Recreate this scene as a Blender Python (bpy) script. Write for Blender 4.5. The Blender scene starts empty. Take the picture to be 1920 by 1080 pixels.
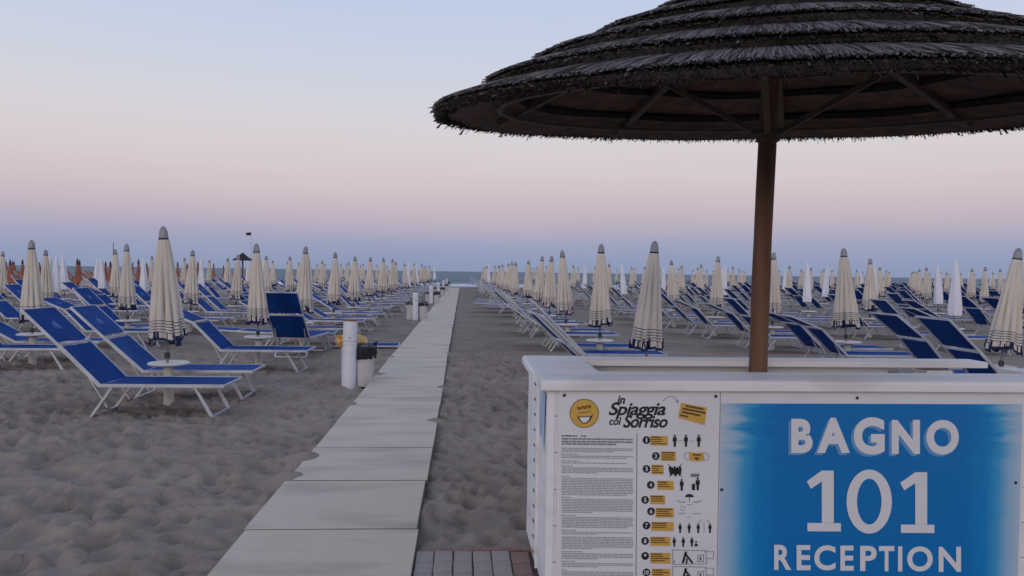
import bpy, math, random
import numpy as np
from mathutils import Matrix, Vector

random.seed(11)
RNG = np.random.default_rng(7)
SC = bpy.context.scene
COL = SC.collection
R = math.radians

# ------------------------------------------------------------------ camera
F_PX = 1450.0                       # focal length in pixels of the 1920 px wide photograph
CAM_H = 1.55
YAW = math.atan(93.4 / F_PX); PIT = math.atan(29.7 / F_PX); ROLL = R(0.8)
FW = Vector((math.sin(YAW) * math.cos(PIT), math.cos(YAW) * math.cos(PIT), -math.sin(PIT)))
RT0 = Vector((math.cos(YAW), -math.sin(YAW), 0)); UP0 = RT0.cross(FW)
RT = RT0 * math.cos(ROLL) + UP0 * math.sin(ROLL)
UP = UP0 * math.cos(ROLL) - RT0 * math.sin(ROLL)
cam = bpy.data.cameras.new('camera'); cam_o = bpy.data.objects.new('camera', cam); COL.objects.link(cam_o)
cam.sensor_width = 36; cam.lens = F_PX / 1920 * 36; cam.clip_start = 0.05; cam.clip_end = 60000
M_ = Matrix((RT, UP, -FW)).transposed().to_4x4(); M_.translation = (0, 0, CAM_H)
cam_o.matrix_world = M_
SC.camera = cam_o

# ------------------------------------------------------------------ sky: twilight seen away from the sunset
def lin(c):
    return tuple(((v / 255) / 12.92 if v / 255 <= .04045 else ((v / 255 + .055) / 1.055) ** 2.4) for v in c)
world = bpy.data.worlds.new('World'); SC.world = world; world.use_nodes = True
nt = world.node_tree; nt.nodes.clear()
out = nt.nodes.new('ShaderNodeOutputWorld'); bg = nt.nodes.new('ShaderNodeBackground')
tc = nt.nodes.new('ShaderNodeTexCoord'); sep = nt.nodes.new('ShaderNodeSeparateXYZ')
ramp = nt.nodes.new('ShaderNodeValToRGB'); ramp.color_ramp.interpolation = 'B_SPLINE'
nz = nt.nodes.new('ShaderNodeTexNoise'); nz.inputs['Scale'].default_value = 3.0; nz.inputs['Detail'].default_value = 2
mp = nt.nodes.new('ShaderNodeMapping'); mp.inputs['Scale'].default_value = (1, 1, 9)
mad = nt.nodes.new('ShaderNodeMath'); mad.operation = 'MULTIPLY_ADD'; mad.inputs[1].default_value = .016
sub = nt.nodes.new('ShaderNodeMath'); sub.operation = 'SUBTRACT'; sub.inputs[1].default_value = .008
nt.links.new(tc.outputs['Generated'], sep.inputs[0]); nt.links.new(tc.outputs['Generated'], mp.inputs['Vector'])
nt.links.new(mp.outputs[0], nz.inputs['Vector']); nt.links.new(nz.outputs['Fac'], mad.inputs[0])
nt.links.new(sep.outputs['Z'], mad.inputs[2]); nt.links.new(mad.outputs[0], sub.inputs[0]); nt.links.new(sub.outputs[0], ramp.inputs[0])
SKY = [(0.0, (137, 150, 181)), (.018, (145, 157, 187)), (.036, (157, 162, 190)), (.055, (181, 172, 191)), (.080, (200, 184, 193)), (.110, (211, 197, 201)),
       (.150, (216, 207, 210)), (.20, (213, 212, 219)), (.27, (200, 209, 228)), (.36, (187, 202, 231)), (.60, (181, 194, 230)), (1.0, (168, 183, 226))]
el = ramp.color_ramp.elements
while len(el) < len(SKY): el.new(.5)
for e, (p, c) in zip(el, SKY):
    e.position = p; e.color = lin(c) + (1,)
nt.links.new(ramp.outputs[0], bg.inputs['Color']); bg.inputs['Strength'].default_value = 1.0
nt.links.new(bg.outputs[0], out.inputs[0])

# afterglow of the sun that has set behind the camera: very weak, very wide
sun = bpy.data.lights.new('sun', 'SUN'); sun_o = bpy.data.objects.new('sun', sun); COL.objects.link(sun_o)
sun.energy = 0.62; sun.angle = R(20); sun.color = (1.0, .80, .64)
sun_o.rotation_euler = Vector((0.38, 1.0, -0.24)).to_track_quat('-Z', 'Y').to_euler()

vs = SC.view_settings
vs.view_transform = 'Standard'; vs.look = 'None'; vs.exposure = 0; vs.gamma = 1; vs.use_curve_mapping = False

# ------------------------------------------------------------------ helpers
def project(p):
    v = Vector(p) - Vector((0, 0, CAM_H)); d = v.dot(FW)
    return (960 + F_PX * v.dot(RT) / d, 540 - F_PX * v.dot(UP) / d) if d > .01 else (-9e9, -9e9)
def on_plane(px, py, Y):
    """point of the upright plane y = Y that the measured photograph position px, py shows"""
    d = FW * F_PX + RT * (px - 960) + UP * (540 - py); t = Y / d.y
    return d.x * t, CAM_H + d.z * t

class MB:
    def __init__(s): s.v = []; s.f = []; s.m = []
    def add(s, vs_, fs, mi=0):
        o = len(s.v); s.v += [tuple(p) for p in vs_]
        for f in fs: s.f.append(tuple(i + o for i in f)); s.m.append(mi)
        return s
    def box(s, a, b, mi=0):
        x0, y0, z0 = a; x1, y1, z1 = b
        return s.add([(x0, y0, z0), (x1, y0, z0), (x1, y1, z0), (x0, y1, z0), (x0, y0, z1), (x1, y0, z1), (x1, y1, z1), (x0, y1, z1)],
                     [(0, 3, 2, 1), (4, 5, 6, 7), (0, 1, 5, 4), (1, 2, 6, 5), (2, 3, 7, 6), (3, 0, 4, 7)], mi)
    def bar(s, a, b, w, h, mi=0, upv=(0, 0, 1)):
        a = Vector(a); b = Vector(b); d = (b - a).normalized(); u = Vector(upv)
        if abs(d.dot(u)) > .98: u = Vector((1, 0, 0))
        r = d.cross(u).normalized() * w / 2; u = r.cross(d).normalized() * h / 2
        p = [q + i * r + j * u for q in (a, b) for i, j in ((-1, -1), (1, -1), (1, 1), (-1, 1))]
        return s.add(p, [(3, 2, 1, 0), (4, 5, 6, 7), (0, 1, 5, 4), (1, 2, 6, 5), (2, 3, 7, 6), (3, 0, 4, 7)], mi)
    def tube(s, pts, rad, n=8, mi=0, cap=True):
        pts = [Vector(p) for p in pts]; rings = []
        rad = rad if isinstance(rad, (list, tuple)) else [rad] * len(pts)
        for i, p in enumerate(pts):
            d = (pts[min(i + 1, len(pts) - 1)] - pts[max(i - 1, 0)]).normalized()
            u = Vector((0, 0, 1)) if abs(d.z) < .9 else Vector((1, 0, 0))
            a = d.cross(u).normalized(); b = d.cross(a)
            rings.append([p + (a * math.cos(t) + b * math.sin(t)) * rad[i] for t in [2 * math.pi * k / n for k in range(n)]])
        vv = [q for r in rings for q in r]; ff = []
        for i in range(len(pts) - 1):
            for k in range(n):
                ff.append((i * n + k, (i + 1) * n + k, (i + 1) * n + (k + 1) % n, i * n + (k + 1) % n))
        if cap: ff += [tuple(range(n)), tuple(reversed(range((len(pts) - 1) * n, len(pts) * n)))]
        return s.add(vv, ff, mi)
    def lathe(s, prof, n=24, mi=0, c=(0, 0), cap=True):
        vv = []; ff = []
        for (r, z) in prof:
            vv += [(c[0] + r * math.cos(2 * math.pi * k / n), c[1] + r * math.sin(2 * math.pi * k / n), z) for k in range(n)]
        for i in range(len(prof) - 1):
            for k in range(n):
                ff.append((i * n + k, i * n + (k + 1) % n, (i + 1) * n + (k + 1) % n, (i + 1) * n + k))
        if cap: ff += [tuple(reversed(range(n))), tuple(range((len(prof) - 1) * n, len(prof) * n))]
        return s.add(vv, ff, mi)
    def mesh(s, name, mats, smooth=False):
        me = bpy.data.meshes.new(name); me.from_pydata(s.v, [], s.f)
        mats = mats if isinstance(mats, (list, tuple)) else [mats]
        for m in mats: me.materials.append(m)
        if len(mats) > 1: me.polygons.foreach_set('material_index', s.m)
        if smooth: me.shade_smooth() if smooth is True else (me.shade_smooth(), me.set_sharp_from_angle(angle=R(smooth)))
        me.update(); return me
    def build(s, name, mats, parent=None, smooth=False, loc=None):
        return put(name, s.mesh(name, mats, smooth), parent, loc)
def put(name, me, parent=None, loc=None):
    o = bpy.data.objects.new(name, me); COL.objects.link(o)
    if parent: o.parent = parent
    if loc: o.location = loc
    return o
def thing(name, loc=(0, 0, 0), rot=(0, 0, 0)):
    o = bpy.data.objects.new(name, None); COL.objects.link(o); o.location = loc; o.rotation_euler = rot
    o.empty_display_size = .1; return o
def tag(o, label=None, cat=None, group=None, kind=None):
    if label: o['label'] = label
    if cat: o['category'] = cat
    if group: o['group'] = group
    if kind: o['kind'] = kind
    return o
def copy_tree(o, parent=None):
    c = o.copy(); COL.objects.link(c); c.parent = parent
    for ch in list(o.children): copy_tree(ch, c)
    return c

# ------------------------------------------------------------------ materials
def mat(name, col, rough=.6, col2=None, scale=8., detail=4., mix=(.35, .65), bump=0., bscale=None, spec=.5, stretch=(1, 1, 1), metal=0., coord='Object', sheen=0.):
    m = bpy.data.materials.new(name); m.use_nodes = True; t = m.node_tree; b = t.nodes['Principled BSDF']
    b.inputs['Base Color'].default_value = tuple(col) + (1,); b.inputs['Roughness'].default_value = rough
    b.inputs['Specular IOR Level'].default_value = spec; b.inputs['Metallic'].default_value = metal
    if col2 is not None or bump:
        c = t.nodes.new('ShaderNodeTexCoord'); mpn = t.nodes.new('ShaderNodeMapping'); mpn.inputs['Scale'].default_value = stretch
        src = t.nodes.new('ShaderNodeNewGeometry').outputs['Position'] if coord == 'World' else c.outputs[coord]
        t.links.new(src, mpn.inputs[0])
    if col2 is not None:
        n = t.nodes.new('ShaderNodeTexNoise'); n.inputs['Scale'].default_value = scale; n.inputs['Detail'].default_value = detail
        r = t.nodes.new('ShaderNodeValToRGB'); r.color_ramp.elements[0].position = mix[0]; r.color_ramp.elements[1].position = mix[1]
        r.color_ramp.elements[0].color = tuple(col) + (1,); r.color_ramp.elements[1].color = tuple(col2) + (1,)
        t.links.new(mpn.outputs[0], n.inputs['Vector']); t.links.new(n.outputs['Fac'], r.inputs[0]); t.links.new(r.outputs[0], b.inputs['Base Color'])
    if bump:
        n2 = t.nodes.new('ShaderNodeTexNoise'); n2.inputs['Scale'].default_value = bscale or scale; n2.inputs['Detail'].default_value = 5
        bp = t.nodes.new('ShaderNodeBump'); bp.inputs['Strength'].default_value = 1; bp.inputs['Distance'].default_value = bump
        t.links.new(mpn.outputs[0], n2.inputs['Vector']); t.links.new(n2.outputs['Fac'], bp.inputs['Height']); t.links.new(bp.outputs[0], b.inputs['Normal'])
    return m

def sand_mat():
    m = mat('sand', (.315, .264, .213), .95, (.228, .192, .156), 1.6, 9, (.3, .7), spec=.1, coord='World'); t = m.node_tree; b = t.nodes['Principled BSDF']
    g = t.nodes.new('ShaderNodeNewGeometry'); n = t.nodes.new('ShaderNodeTexNoise'); n.inputs['Scale'].default_value = 12; n.inputs['Detail'].default_value = 8; n.inputs['Roughness'].default_value = .66
    v = t.nodes.new('ShaderNodeTexVoronoi'); v.inputs['Scale'].default_value = 4.6; v.inputs['Detail'].default_value = 1.0
    mp_ = t.nodes.new('ShaderNodeMapping'); mp_.inputs['Scale'].default_value = (1, 1, 0)
    ad = t.nodes.new('ShaderNodeMath'); ad.operation = 'MULTIPLY_ADD'; ad.inputs[1].default_value = .55
    bp = t.nodes.new('ShaderNodeBump'); sy = t.nodes.new('ShaderNodeSeparateXYZ'); my = t.nodes.new('ShaderNodeMapRange')
    my.inputs['From Min'].default_value = 13; my.inputs['From Max'].default_value = 17; my.inputs['To Min'].default_value = .016; my.inputs['To Max'].default_value = .075   # beyond the modelled hollows the relief is fine bump
    t.links.new(g.outputs['Position'], sy.inputs[0]); t.links.new(sy.outputs['Y'], my.inputs['Value']); t.links.new(my.outputs[0], bp.inputs['Distance'])
    t.links.new(g.outputs['Position'], mp_.inputs[0]); t.links.new(mp_.outputs[0], n.inputs['Vector']); t.links.new(mp_.outputs[0], v.inputs['Vector'])
    t.links.new(v.outputs['Distance'], ad.inputs[0]); t.links.new(n.outputs['Fac'], ad.inputs[2]); t.links.new(ad.outputs[0], bp.inputs['Height']); t.links.new(bp.outputs[0], b.inputs['Normal'])
    return m
MT = {}
MT['sand'] = sand_mat()
MT['wet_sand'] = mat('wet_sand', (.12, .10, .085), .5, (.16, .135, .11), .5, 4)
MT['slab'] = mat('concrete_slab', (.555, .485, .385), .9, (.40, .35, .28), 1.7, 10, (.48, .74), bump=.004, bscale=16, spec=.2, stretch=(.7, 2.0, 1), coord='World')
MT['slab_edge'] = mat('slab_edge_shade', (.14, .12, .095), .95, (.22, .185, .145), 9, 4, coord='World')  # slab sides coloured dark to paint the shade inside the joints
MT['paver'] = mat('grey_paver', (.33, .30, .27), .9, (.26, .24, .22), 9, 5, bump=.003, bscale=40, spec=.2)
MT['paver_red'] = mat('red_paver', (.26, .17, .14), .9, (.20, .13, .115), 9, 5, bump=.003, bscale=40, spec=.2)
MT['joint'] = mat('joint_sand', (.10, .085, .075), .95, (.15, .12, .10), 12, 4)
MT['white_paint'] = mat('white_painted_wood', (.82, .81, .81), .55, (.60, .585, .565), 3.5, 9, (.50, .84), bump=.0025, bscale=10, stretch=(.5, 1.2, 2.4))
MT['dark_gap'] = mat('dark_interior', (.035, .033, .033), .9)
MT['board'] = mat('poster_white', (.76, .76, .78), .45, (.71, .71, .73), 3, 3)
MT['ink'] = mat('black_ink', (.012, .012, .014), .5)
MT['ink_grey'] = mat('grey_ink', (.20, .205, .235), .5)
MT['ink_lite'] = mat('light_grey_ink', (.33, .34, .38), .5)
MT['ink_yellow'] = mat('yellow_ink', (.66, .40, .07), .5, (.60, .36, .07), 30, 2)
MT['ink_brown'] = mat('brown_ink', (.11, .05, .02), .5)
MT['ink_white'] = mat('white_ink', (.74, .74, .76), .45)
MT['ink_shadow'] = mat('pale_blue_ink', (.13, .33, .62), .45)
MT['screw'] = mat('dark_screw', (.05, .05, .055), .5, metal=.5)
MT['wood'] = mat('pole_wood', (.20, .108, .066), .75, (.115, .06, .038), 3, 7, (.35, .65), bump=.004, bscale=8, stretch=(6, 6, .5), spec=.3)
MT['rafter'] = mat('rafter_wood', (.115, .078, .058), .85, (.08, .054, .042), 5, 5, stretch=(2, 2, 2))
MT['cream'] = mat('cream_canvas', (.68, .61, .505), .9, (.54, .485, .40), 2.5, 6, (.35, .8), bump=.008, bscale=12, stretch=(2, 2, .45), spec=.15, coord='World')
MT['navy'] = mat('navy_trim', (.022, .03, .085), .85, spec=.15)
MT['cap'] = mat('grey_cap', (.33, .32, .32), .8, (.22, .22, .24), 16, 3)
MT['cover_white'] = mat('white_cover', (.80, .79, .80), .8, (.72, .72, .75), 4, 4, bump=.006, bscale=9, stretch=(2, 2, .6), spec=.2)
MT['alu'] = mat('light_metal', (.52, .54, .58), .45, (.40, .415, .45), 5, 5, metal=.25, coord='World')
MT['pole_metal'] = mat('pole_metal', (.22, .22, .25), .5, metal=.3)
MT['dark_plastic'] = mat('dark_plastic', (.03, .03, .04), .5)
MT['table'] = mat('table_plastic', (.66, .63, .57), .5, (.58, .55, .49), 5, 4)
MT['tube_white'] = mat('white_pipe', (.70, .71, .75), .4, (.60, .61, .65), 4, 5, (.5, .85), stretch=(1, 1, 2))
MT['pipe_cap'] = mat('brown_pipe_cap', (.20, .10, .055), .7, (.14, .07, .04), 14, 3)
MT['bag_black'] = mat('black_bag', (.012, .012, .015), .28, bump=.012, bscale=22)
MT['bag_yellow'] = mat('yellow_bag', (.62, .36, .07), .4, (.50, .28, .05), 9, 4, bump=.012, bscale=16)
MT['bin'] = mat('bin_plastic', (.60, .59, .57), .5, (.50, .49, .47), 5, 5)
MT['orange'] = mat('orange_canvas', (.34, .13, .075), .9, (.24, .09, .055), 3, 4)
MT['brown'] = mat('dark_brown_canvas', (.07, .035, .03), .9)
MT['flag'] = mat('dark_flag', (.03, .02, .025), .9)

# blue lounger canvas: woven, a little faded, with a worn pale print
def canvas(name, c1, c2, logo=True):
    m = bpy.data.materials.new(name); m.use_nodes = True; t = m.node_tree; b = t.nodes['Principled BSDF']
    b.inputs['Roughness'].default_value = .8; b.inputs['Specular IOR Level'].default_value = .2
    c = t.nodes.new('ShaderNodeTexCoord'); n = t.nodes.new('ShaderNodeTexNoise'); n.inputs['Scale'].default_value = 3.2; n.inputs['Detail'].default_value = 6
    r = t.nodes.new('ShaderNodeValToRGB'); r.color_ramp.elements[0].position = .3; r.color_ramp.elements[1].position = .75
    r.color_ramp.elements[0].color = c1 + (1,); r.color_ramp.elements[1].color = c2 + (1,)
    gp = t.nodes.new('ShaderNodeNewGeometry'); t.links.new(gp.outputs['Position'], n.inputs['Vector']); t.links.new(n.outputs['Fac'], r.inputs[0])
    # fine dust of dried sand in the weave
    n2 = t.nodes.new('ShaderNodeTexNoise'); n2.inputs['Scale'].default_value = 11; n2.inputs['Detail'].default_value = 7; t.links.new(gp.outputs['Position'], n2.inputs['Vector'])
    r2 = t.nodes.new('ShaderNodeValToRGB'); r2.color_ramp.elements[0].position = .52; r2.color_ramp.elements[1].position = .80
    r2.color_ramp.elements[1].color = (.16, .16, .16, 1); t.links.new(n2.outputs['Fac'], r2.inputs[0])
    mx = t.nodes.new('ShaderNodeMix'); mx.data_type = 'RGBA'; t.links.new(r2.outputs[0], mx.inputs[0]); t.links.new(r.outputs[0], mx.inputs[6]); mx.inputs[7].default_value = (.28, .25, .23, 1)
    t.links.new(mx.outputs[2], b.inputs['Base Color'])
    # thin cloth lets some light through
    tr = t.nodes.new('ShaderNodeBsdfTranslucent'); ms_n = t.nodes.new('ShaderNodeMixShader'); ms_n.inputs[0].default_value = .36; t.links.new(mx.outputs[2], tr.inputs['Color'])
    t.links.new(b.outputs[0], ms_n.inputs[1]); t.links.new(tr.outputs[0], ms_n.inputs[2]); t.links.new(ms_n.outputs[0], t.nodes['Material Output'].inputs['Surface'])
    bp = t.nodes.new('ShaderNodeBump'); bp.inputs['Distance'].default_value = .012; t.links.new(n.outputs['Fac'], bp.inputs['Height']); t.links.new(bp.outputs[0], b.inputs['Normal'])
    return m
MT['blue'] = canvas('blue_canvas', (.007, .060, .27), (.013, .085, .35))
MT['blue_old'] = canvas('faded_blue_canvas', (.012, .072, .29), (.030, .115, .38))
MT['blue_print'] = mat('worn_pale_print', (.010, .070, .29), .8, (.085, .15, .38), 30, 5, (.42, .66), coord='World')

# poster with a blue water picture, pale and streaky at both sides
def poster_mat(x0, x1):
    m = bpy.data.materials.new('blue_water_print'); m.use_nodes = True; t = m.node_tree; b = t.nodes['Principled BSDF']
    b.inputs['Roughness'].default_value = .4
    N = t.nodes.new; L = t.links.new
    g = N('ShaderNodeNewGeometry'); s = N('ShaderNodeSeparateXYZ'); L(g.outputs['Position'], s.inputs[0])
    mr = N('ShaderNodeMapRange'); mr.inputs['From Min'].default_value = x0; mr.inputs['From Max'].default_value = x1; L(s.outputs['X'], mr.inputs['Value'])
    mpn = N('ShaderNodeMapping'); mpn.inputs['Scale'].default_value = (1.6, 1, 9); L(g.outputs['Position'], mpn.inputs[0])
    n = N('ShaderNodeTexNoise'); n.inputs['Scale'].default_value = 2.4; n.inputs['Detail'].default_value = 6; L(mpn.outputs[0], n.inputs['Vector'])
    zr = N('ShaderNodeMapRange'); zr.inputs['From Min'].default_value = .62; zr.inputs['From Max'].default_value = .78; zr.inputs['To Min'].default_value = .015; zr.inputs['To Max'].default_value = .20
    L(s.outputs['Z'], zr.inputs['Value'])
    n0 = N('ShaderNodeMath'); n0.operation = 'SUBTRACT'; n0.inputs[1].default_value = .5; L(n.outputs['Fac'], n0.inputs[0])
    n1 = N('ShaderNodeMath'); n1.operation = 'MULTIPLY'; L(n0.outputs[0], n1.inputs[0]); L(zr.outputs[0], n1.inputs[1])
    a = N('ShaderNodeMath'); a.operation = 'ADD'; L(mr.outputs[0], a.inputs[0]); L(n1.outputs[0], a.inputs[1])
    # distance from the middle 0..1 (0 = edge)
    c0 = N('ShaderNodeMath'); c0.operation = 'SUBTRACT'; c0.inputs[1].default_value = .5; L(a.outputs[0], c0.inputs[0])
    c1 = N('ShaderNodeMath'); c1.operation = 'ABSOLUTE'; L(c0.outputs[0], c1.inputs[0])
    r = N('ShaderNodeValToRGB'); e = r.color_ramp.elements
    stops = [(0, (.0, .17, .48)), (.31, (.0, .175, .50)), (.385, (.001, .23, .56)), (.425, (.05, .34, .62)), (.46, (.28, .48, .66)), (.52, (.54, .60, .68))]
    while len(e) < len(stops): e.new(.5)
    for q, (p, cc) in zip(e, stops): q.position = p; q.color = cc + (1,)
    L(c1.outputs[0], r.inputs[0]); L(r.outputs[0], b.inputs['Base Color'])
    return m

# thatch: every straw its own tone
def straw_mat(name, cols):
    m = bpy.data.materials.new(name); m.use_nodes = True; t = m.node_tree; b = t.nodes['Principled BSDF']
    b.inputs['Roughness'].default_value = .85; b.inputs['Specular IOR Level'].default_value = .15
    g = t.nodes.new('ShaderNodeNewGeometry'); r = t.nodes.new('ShaderNodeValToRGB'); e = r.color_ramp.elements
    while len(e) < len(cols): e.new(.5)
    for i, c in enumerate(cols): e[i].position = i / (len(cols) - 1); e[i].color = c + (1,)
    t.links.new(g.outputs['Random Per Island'], r.inputs[0]); t.links.new(r.outputs[0], b.inputs['Base Color'])
    return m
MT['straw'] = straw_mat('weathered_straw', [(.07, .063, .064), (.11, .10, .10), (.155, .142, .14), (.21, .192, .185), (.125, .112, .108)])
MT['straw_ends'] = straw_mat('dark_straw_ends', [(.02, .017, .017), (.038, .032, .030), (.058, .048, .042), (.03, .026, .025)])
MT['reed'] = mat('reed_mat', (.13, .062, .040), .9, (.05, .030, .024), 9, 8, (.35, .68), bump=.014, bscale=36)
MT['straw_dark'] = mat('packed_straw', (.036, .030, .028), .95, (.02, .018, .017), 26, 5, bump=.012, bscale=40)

# ------------------------------------------------------------------ sand sheet
PATH_X0, PATH_X1 = -1.25, -.24
def lattice(nx, ny):
    return RNG.random((nx, ny))
def value_noise(X, Y, cell, seed):
    rg = np.random.default_rng(seed); G = rg.random((512, 512))
    u = X / cell; v = Y / cell; i = np.floor(u).astype(int); j = np.floor(v).astype(int); fu = u - i; fv = v - j
    fu = fu * fu * (3 - 2 * fu); fv = fv * fv * (3 - 2 * fv)
    g = lambda a, b: G[a % 512, b % 512]
    return (g(i, j) * (1 - fu) + g(i + 1, j) * fu) * (1 - fv) + (g(i, j + 1) * (1 - fu) + g(i + 1, j + 1) * fu) * fv - .5
def bowls(X, Y, cell, seed, thr=.17):
    """hollows trodden side by side: squared distance to the nearest of scattered centres, sharp ridges between"""
    rg = np.random.default_rng(seed); JX = rg.random((256, 256)); JY = rg.random((256, 256)); SZ = rg.uniform(.6, 2.4, (256, 256))
    i = np.floor(X / cell).astype(int); j = np.floor(Y / cell).astype(int); best = np.full(X.shape, 9.0)
    for a in (-1, 0, 1):
        for b in (-1, 0, 1):
            ii = (i + a) % 256; jj = (j + b) % 256
            dx = X - (i + a + JX[ii, jj]) * cell; dy = Y - (j + b + JY[ii, jj]) * cell
            best = np.minimum(best, (dx * dx + dy * dy) / (cell * cell) * SZ[ii, jj])
    q = best / thr
    return np.where(q < 1, -(1 - q) ** 1.2, 0) + .30 * np.exp(-((q - 1.15) / .45) ** 2)
def make_sand():
    xs = np.concatenate([-np.geomspace(900, 9, 46), np.arange(-8.6, 3.6, .036), np.geomspace(3.8, 900, 50)])
    ys = np.concatenate([np.array([-60., -30, -15, -8, -4, -1, 1, 2]), np.arange(2.6, 15.5, .036), np.geomspace(15.6, 74, 120), np.linspace(76, 130, 40)])
    X, Y = np.meshgrid(xs, ys, indexing='ij')
    H = np.zeros_like(X)
    near = (X > -8.6) & (X < 3.6) & (Y > 2.4) & (Y < 17)
    fade = np.clip((17 - Y) / 3, 0, 1) * np.clip((X + 8.6) / .6, 0, 1) * np.clip((3.6 - X) / .5, 0, 1)
    wx = X + .12 * value_noise(X, Y, .5, 3); wy = Y + .12 * value_noise(X, Y, .5, 4)
    n1 = value_noise(wx, wy, .9, 5) * .03 + value_noise(wx, wy, .30, 6) * .03 + value_noise(wx, wy, .12, 8) * .010
    n1 += bowls(wx, wy * .9, .22, 40, .24) * .062 * (.5 + 1.0 * np.clip(value_noise(X, Y, 1.1, 44) + .5, 0, 1)) + bowls(wx + .4 * wy, wy, .18, 43, .2) * .036
    H += n1 * np.where(near, fade, 0)
    # footprints and dips
    ix0 = np.searchsorted(xs, -8.6); iy0 = np.searchsorted(ys, 2.6); st = .036
    rg = np.random.default_rng(21)
    for _ in range(900):
        cx = rg.uniform(-8.3, 3.3); cy = rg.uniform(2.8, 15.2); an = rg.normal(.4, 1.0); a = rg.uniform(.08, .17); b = rg.uniform(.045, .085); dp = rg.uniform(.02, .055)
        i0 = ix0 + int((cx + 8.6 - .36) / st); i1 = i0 + 20; j0 = iy0 + int((cy - 2.6 - .36) / st); j1 = j0 + 20
        if i0 < 0 or j0 < 0: continue
        xx = X[i0:i1, j0:j1] - cx; yy = Y[i0:i1, j0:j1] - cy
        u = (xx * math.cos(an) + yy * math.sin(an)) / a; v = (-xx * math.sin(an) + yy * math.cos(an)) / b
        q = np.sqrt(u * u + v * v)
        d = -dp * np.exp(-(q ** 4)) + .42 * dp * np.exp(-((q - 1.5) / .38) ** 2)
        d[np.hypot(xx, yy) > .35] = 0
        H[i0:i1, j0:j1] += d
    far = Y > 13.5
    H += np.where(far, value_noise(X, Y, 1.3, 9) * .03 * np.clip((Y - 13.5) / 3, 0, 1), 0)
    H -= .02
    # path trench; a few tongues of sand drift over the slab edges
    e = np.minimum(X - PATH_X0, PATH_X1 - X)
    tongues = np.zeros_like(X)
    for (cx, cy, rx, ry, hh) in [(-1.27, 6.35, .16, .30, .080), (-1.27, 5.75, .20, .26, .072), (-.22, 7.9, .20, .16, .07), (-1.26, 8.9, .12, .35, .065), (-.24, 10.2, .15, .3, .065), (-1.25, 11.5, .2, .4, .065), (-1.25, 13.8, .2, .5, .06), (-.23, 14.5, .2, .5, .06), (-.22, 5.0, .05, .3, .06)]:
        wob_ = 1 + 1.3 * value_noise(X, Y, .10, 31)
        tongues = np.maximum(tongues, hh * np.exp(-((X - cx) / rx / wob_) ** 2 - ((Y - cy) / ry) ** 2))
    inside = np.clip(e / .03, 0, 1)
    H = H * (1 - inside) + (-.07) * inside
    H = np.maximum(H, np.where(inside > 0, -.07 + tongues * 1.75 + value_noise(X, Y, .08, 12) * .012, -9))
    H = np.maximum(H, np.where(tongues > .012, -.065 + tongues * 1.6 + value_noise(X, Y, .09, 12) * .012, -9))
    # against the path the sand lies a touch lower than the slab
    side = np.clip(1 - np.abs(e) / .12, 0, 1) * (e < 0)
    H -= side * .006
    # under the paving and the counter
    pv = (X > -.30) & (X < 3.7) & (Y < 4.27)
    H = np.where(pv, np.minimum(H, -.05), H)
    ct = (X > .36) & (X < 3.5) & (Y > 4.2) & (Y < 4.66); H = np.where(ct, np.minimum(H, -.03), H)
    # foreshore
    H -= np.clip((Y - 78) / 24, 0, 9) * .55
    nx, ny = X.shape
    co = np.stack([X, Y, H], -1).reshape(-1, 3).astype(np.float32)
    I = np.arange(nx * ny).reshape(nx, ny)
    q = np.stack([I[:-1, :-1], I[1:, :-1], I[1:, 1:], I[:-1, 1:]], -1).reshape(-1, 4).astype(np.int32)
    me = bpy.data.meshes.new('sand'); me.vertices.add(len(co)); me.vertices.foreach_set('co', co.ravel())
    me.loops.add(q.size); me.loops.foreach_set('vertex_index', q.ravel()); me.polygons.add(len(q))
    me.polygons.foreach_set('loop_start', np.arange(0, q.size, 4, dtype=np.int32)); me.polygons.foreach_set('loop_total', np.full(len(q), 4, dtype=np.int32))
    me.update(calc_edges=True); me.validate(); me.shade_smooth(); me.materials.append(MT['sand'])
    o = put('sand', me); tag(o, 'grey brown beach sand churned by footprints', kind='structure')
make_sand()

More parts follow.
